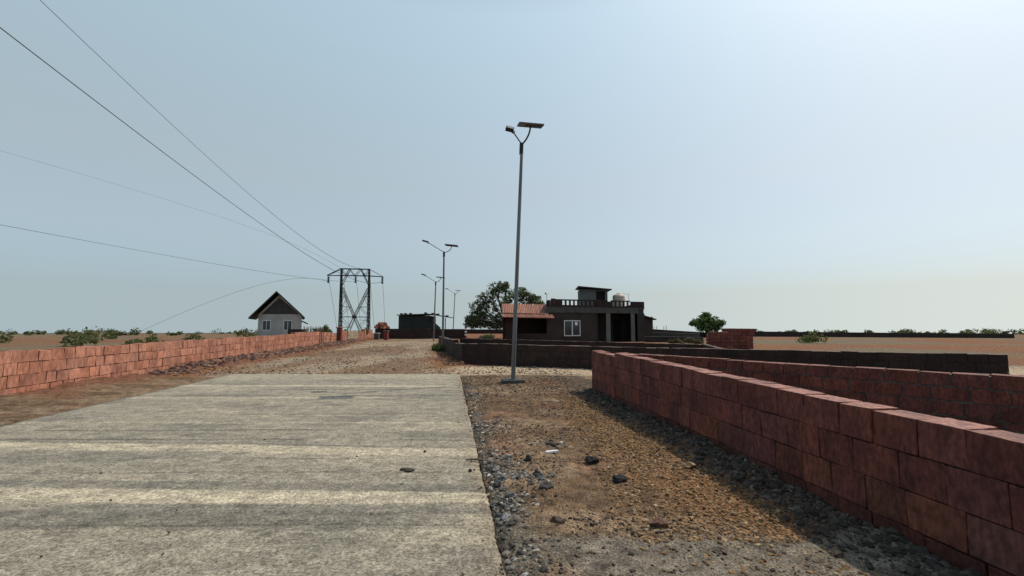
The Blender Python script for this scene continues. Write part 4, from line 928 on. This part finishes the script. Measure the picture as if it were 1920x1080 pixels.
# ------------------------------------------------------------------ pylon
PY = 128.0
pyl = thing('pylon', (at(665, 620, PY).x, PY, -3), 'dark lattice transmission pylon with two masts and a broad crossarm', 'pylon')
def pp_(px, py, dy=0): v = at(px, py, PY); return Vector((v.x, PY+dy, v.z))
GB = 634
def dep(py): return 0.3+.65*(py-504)/(GB-504)
def mast(x_top, x_bot, side):
    mb = MB(); 
    for sgn in (-1, 1):
        for ox in (-1.2, 1.2):
            k0 = .8 if ox*side < 0 else .8
            mb.bar(pp_(x_top+ox*.5, 504, sgn*dep(504)), pp_(x_bot+ox*1.0, GB, sgn*dep(GB)), .24)
    ysx = list(np.linspace(506, 630, 17))
    for i in range(len(ysx)-1):
        y0, y1 = ysx[i], ysx[i+1]; f0, f1 = (y0-504)/(GB-504), (y1-504)/(GB-504); x0 = x_top+(x_bot-x_top)*f0; x1 = x_top+(x_bot-x_top)*f1
        sg = 1 if i % 2 else -1
        mb.bar(pp_(x0, y0, sg*dep(y0)), pp_(x1, y1, -sg*dep(y1)), .11)
        for sgn in (-1, 1): mb.bar(pp_(x0-1*sg*(.5+.5*f0), y0, sgn*dep(y0)), pp_(x1+1*sg*(.5+.5*f1), y1, sgn*dep(y1)), .10)
    mb.build('mast', m_steel, pyl)
mast(640.5, 637.5, -1); mast(692.5, 690.5, 1)
mb = MB()
for sgn in (-1, 1):
    D0 = sgn*.6
    mb.bar(pp_(639.5, 504, D0), pp_(693, 505, D0), .26); mb.bar(pp_(613.5, 516.8, D0*.4), pp_(640, 516.5, D0), .2); mb.bar(pp_(640, 516.5, D0), pp_(693, 517.5, D0), .26); mb.bar(pp_(693, 517.5, D0), pp_(718.5, 519, D0*.4), .26)
    mb.bar(pp_(640, 504, D0), pp_(613.5, 516.5, D0*.3), .22); mb.bar(pp_(693, 505, D0), pp_(718, 518.6, D0*.3), .14)
    zz = [(641, 505), (648.5, 517), (656, 505), (665, 517.5), (677, 505.5), (684.5, 517.5), (692, 505.5)]
    for p0, p1 in zip(zz[:-1], zz[1:]): mb.bar(pp_(*p0, D0), pp_(*p1, D0), .16)
    mb.bar(pp_(656, 505, D0), pp_(641, 534, D0), .22); mb.bar(pp_(677.5, 505.5, D0), pp_(691.5, 535, D0), .22)
mb.build('crossarm', m_steel, pyl)
mb = MB()
for sgn in (-1, 1):
    for off in (-.8, .8):
        D0 = sgn*.8
        mb.bar(pp_(641+off, 538, D0), pp_(664.5+off, 594, D0), .15); mb.bar(pp_(691.5+off, 540, D0), pp_(664.5+off, 594, D0), .15)
        mb.bar(pp_(664.5+off, 594, D0), pp_(649+off, 630, D0*1.6), .15); mb.bar(pp_(664.5+off, 594, D0), pp_(681+off, 630, D0*1.6), .15)
    mb.bar(pp_(639, 594, D0*1.2), pp_(690.5, 594.6, D0*1.2), .26)
    for l in (((640, 555), (648, 555.5)), ((684, 556), (692, 556)), ((640, 575), (656, 575.5)), ((673, 576), (691, 575.5)), ((639, 613), (655, 614)), ((673, 615), (690, 614.5)),
              ((639.5, 574.5), (648, 556)), ((684, 556.5), (691.5, 573)), ((639.5, 590), (655, 575.5)), ((674, 576), (690.5, 592)), ((639.5, 596), (655, 613)), ((673.5, 613), (690.5, 596)), ((676, 600), (690, 601))):
        mb.bar(pp_(*l[0], sgn*1.1), pp_(*l[1], sgn*1.1), .11)
mb.build('cross_bracing', m_steel, pyl)
mb = MB(); c_ = pp_(664.5, 594, 0); mb.tube([c_+Vector((0, -1.0, 0)), c_+Vector((0, 1.0, 0))], .42, 8, smooth=False); mb.build('gusset', m_steel, pyl)
ins = [(616, 518), (667, 518), (717, 519.5)]
for px, py in ins:
    a_ = pp_(px, py); prof = [(.02, 0)]
    for k in range(7): prof += [(.10, -.1-k*.2), (.26, -.16-k*.2), (.26, -.2-k*.2), (.10, -.24-k*.2)]
    prof += [(.3, -1.6), (.05, -1.75)]
    mb = MB(); prof = [(r_*1.5, z_*1.15) for r_, z_ in prof]; mb.lathe(a_, prof, 10); mb.build('insulator', m_lampd, pyl)
# conductors and earth wires: one smooth sagging curve each
KL = .2
def wire_curve(start, obs, name, label, w=.05):
    sv = at(*start, PY); X0 = sv.x; pts = [(PY, sv.z)]; 
    for px, py in obs:
        t = (px-960)/F; Yv = (-X0-PY*KL)/(-t-KL); pts.append((Yv, at(px, py, Yv).z))
    pts = np.array(pts); wts = np.ones(len(pts)); wts[0] = 6; cf = np.polyfit(pts[:, 0], pts[:, 1], 2, w=wts)
    yy = np.linspace(PY, -10, 60); mb = MB()
    mb.tube([Vector((X0+(PY-q)*KL, q, float(np.polyval(cf, q)))) for q in yy], [w*max(.25, q/PY) if q > 10 else w*.25 for q in yy], 5, cap=False)
    mb.add([], []); reorigin(tag(mb.build(name, m_wire), label, 'power line', 'power lines hung from the pylon'))
wire_curve((616, 528), [(582, 522), (555, 522)], 'power_line', 'power line leaving the left insulator towards the left', .045)
wire_curve((667, 528), [(637, 526), (600, 526), (555, 518)], 'power_line', 'power line leaving the middle insulator towards the left', .045)
wire_curve((717, 528), [(679, 528), (637, 514), (624, 508), (599, 493), (555, 467)], 'power_line', 'dark power line climbing left from the right-hand insulator', .07)
wire_curve((692.5, 504), [(666, 502), (639, 492), (599, 471), (555, 440)], 'earth_wire', 'topmost wire climbing from the pylon top to the upper left', .055)
wire_curve((640.5, 504), [(620, 495), (599, 480), (555, 462)], 'earth_wire', 'faint thin wire from the left top corner of the pylon', .025)
def back_wire(a0, mid, b0, label, w=.045):
    A_ = at(*a0, PY); B_ = at(*b0, 330); Mv = at(*mid, 215); pts = []
    for t in np.linspace(0, 1, 24): pts.append(A_*(1-t)*(1-2*t)+Mv*4*t*(1-t)+B_*t*(2*t-1))
    mb = MB(); mb.tube(pts, [w*(1+t*1.2) for t in np.linspace(0, 1, 24)], 5, cap=False)
    reorigin(tag(mb.build('power_line', m_wire), label, 'power line', 'power lines hung from the pylon'))
back_wire((617, 528), (623.5, 565), (633, 622), 'thin line dropping steeply away below the left insulator')
back_wire((668, 528), (671.5, 560), (675.5, 606), 'thin line dropping away below the middle insulator')
back_wire((717.5, 529), (719.5, 565), (721.5, 612), 'thin line dropping away below the right insulator')
back_wire((694, 522), (697.5, 565), (702, 615), 'thin line falling just right of the right-hand mast')
back_wire((645, 530), (650, 575), (655, 615), 'faint line falling between the pylon masts')
for o in S.objects:
    if '_w' in o: del o['_w']
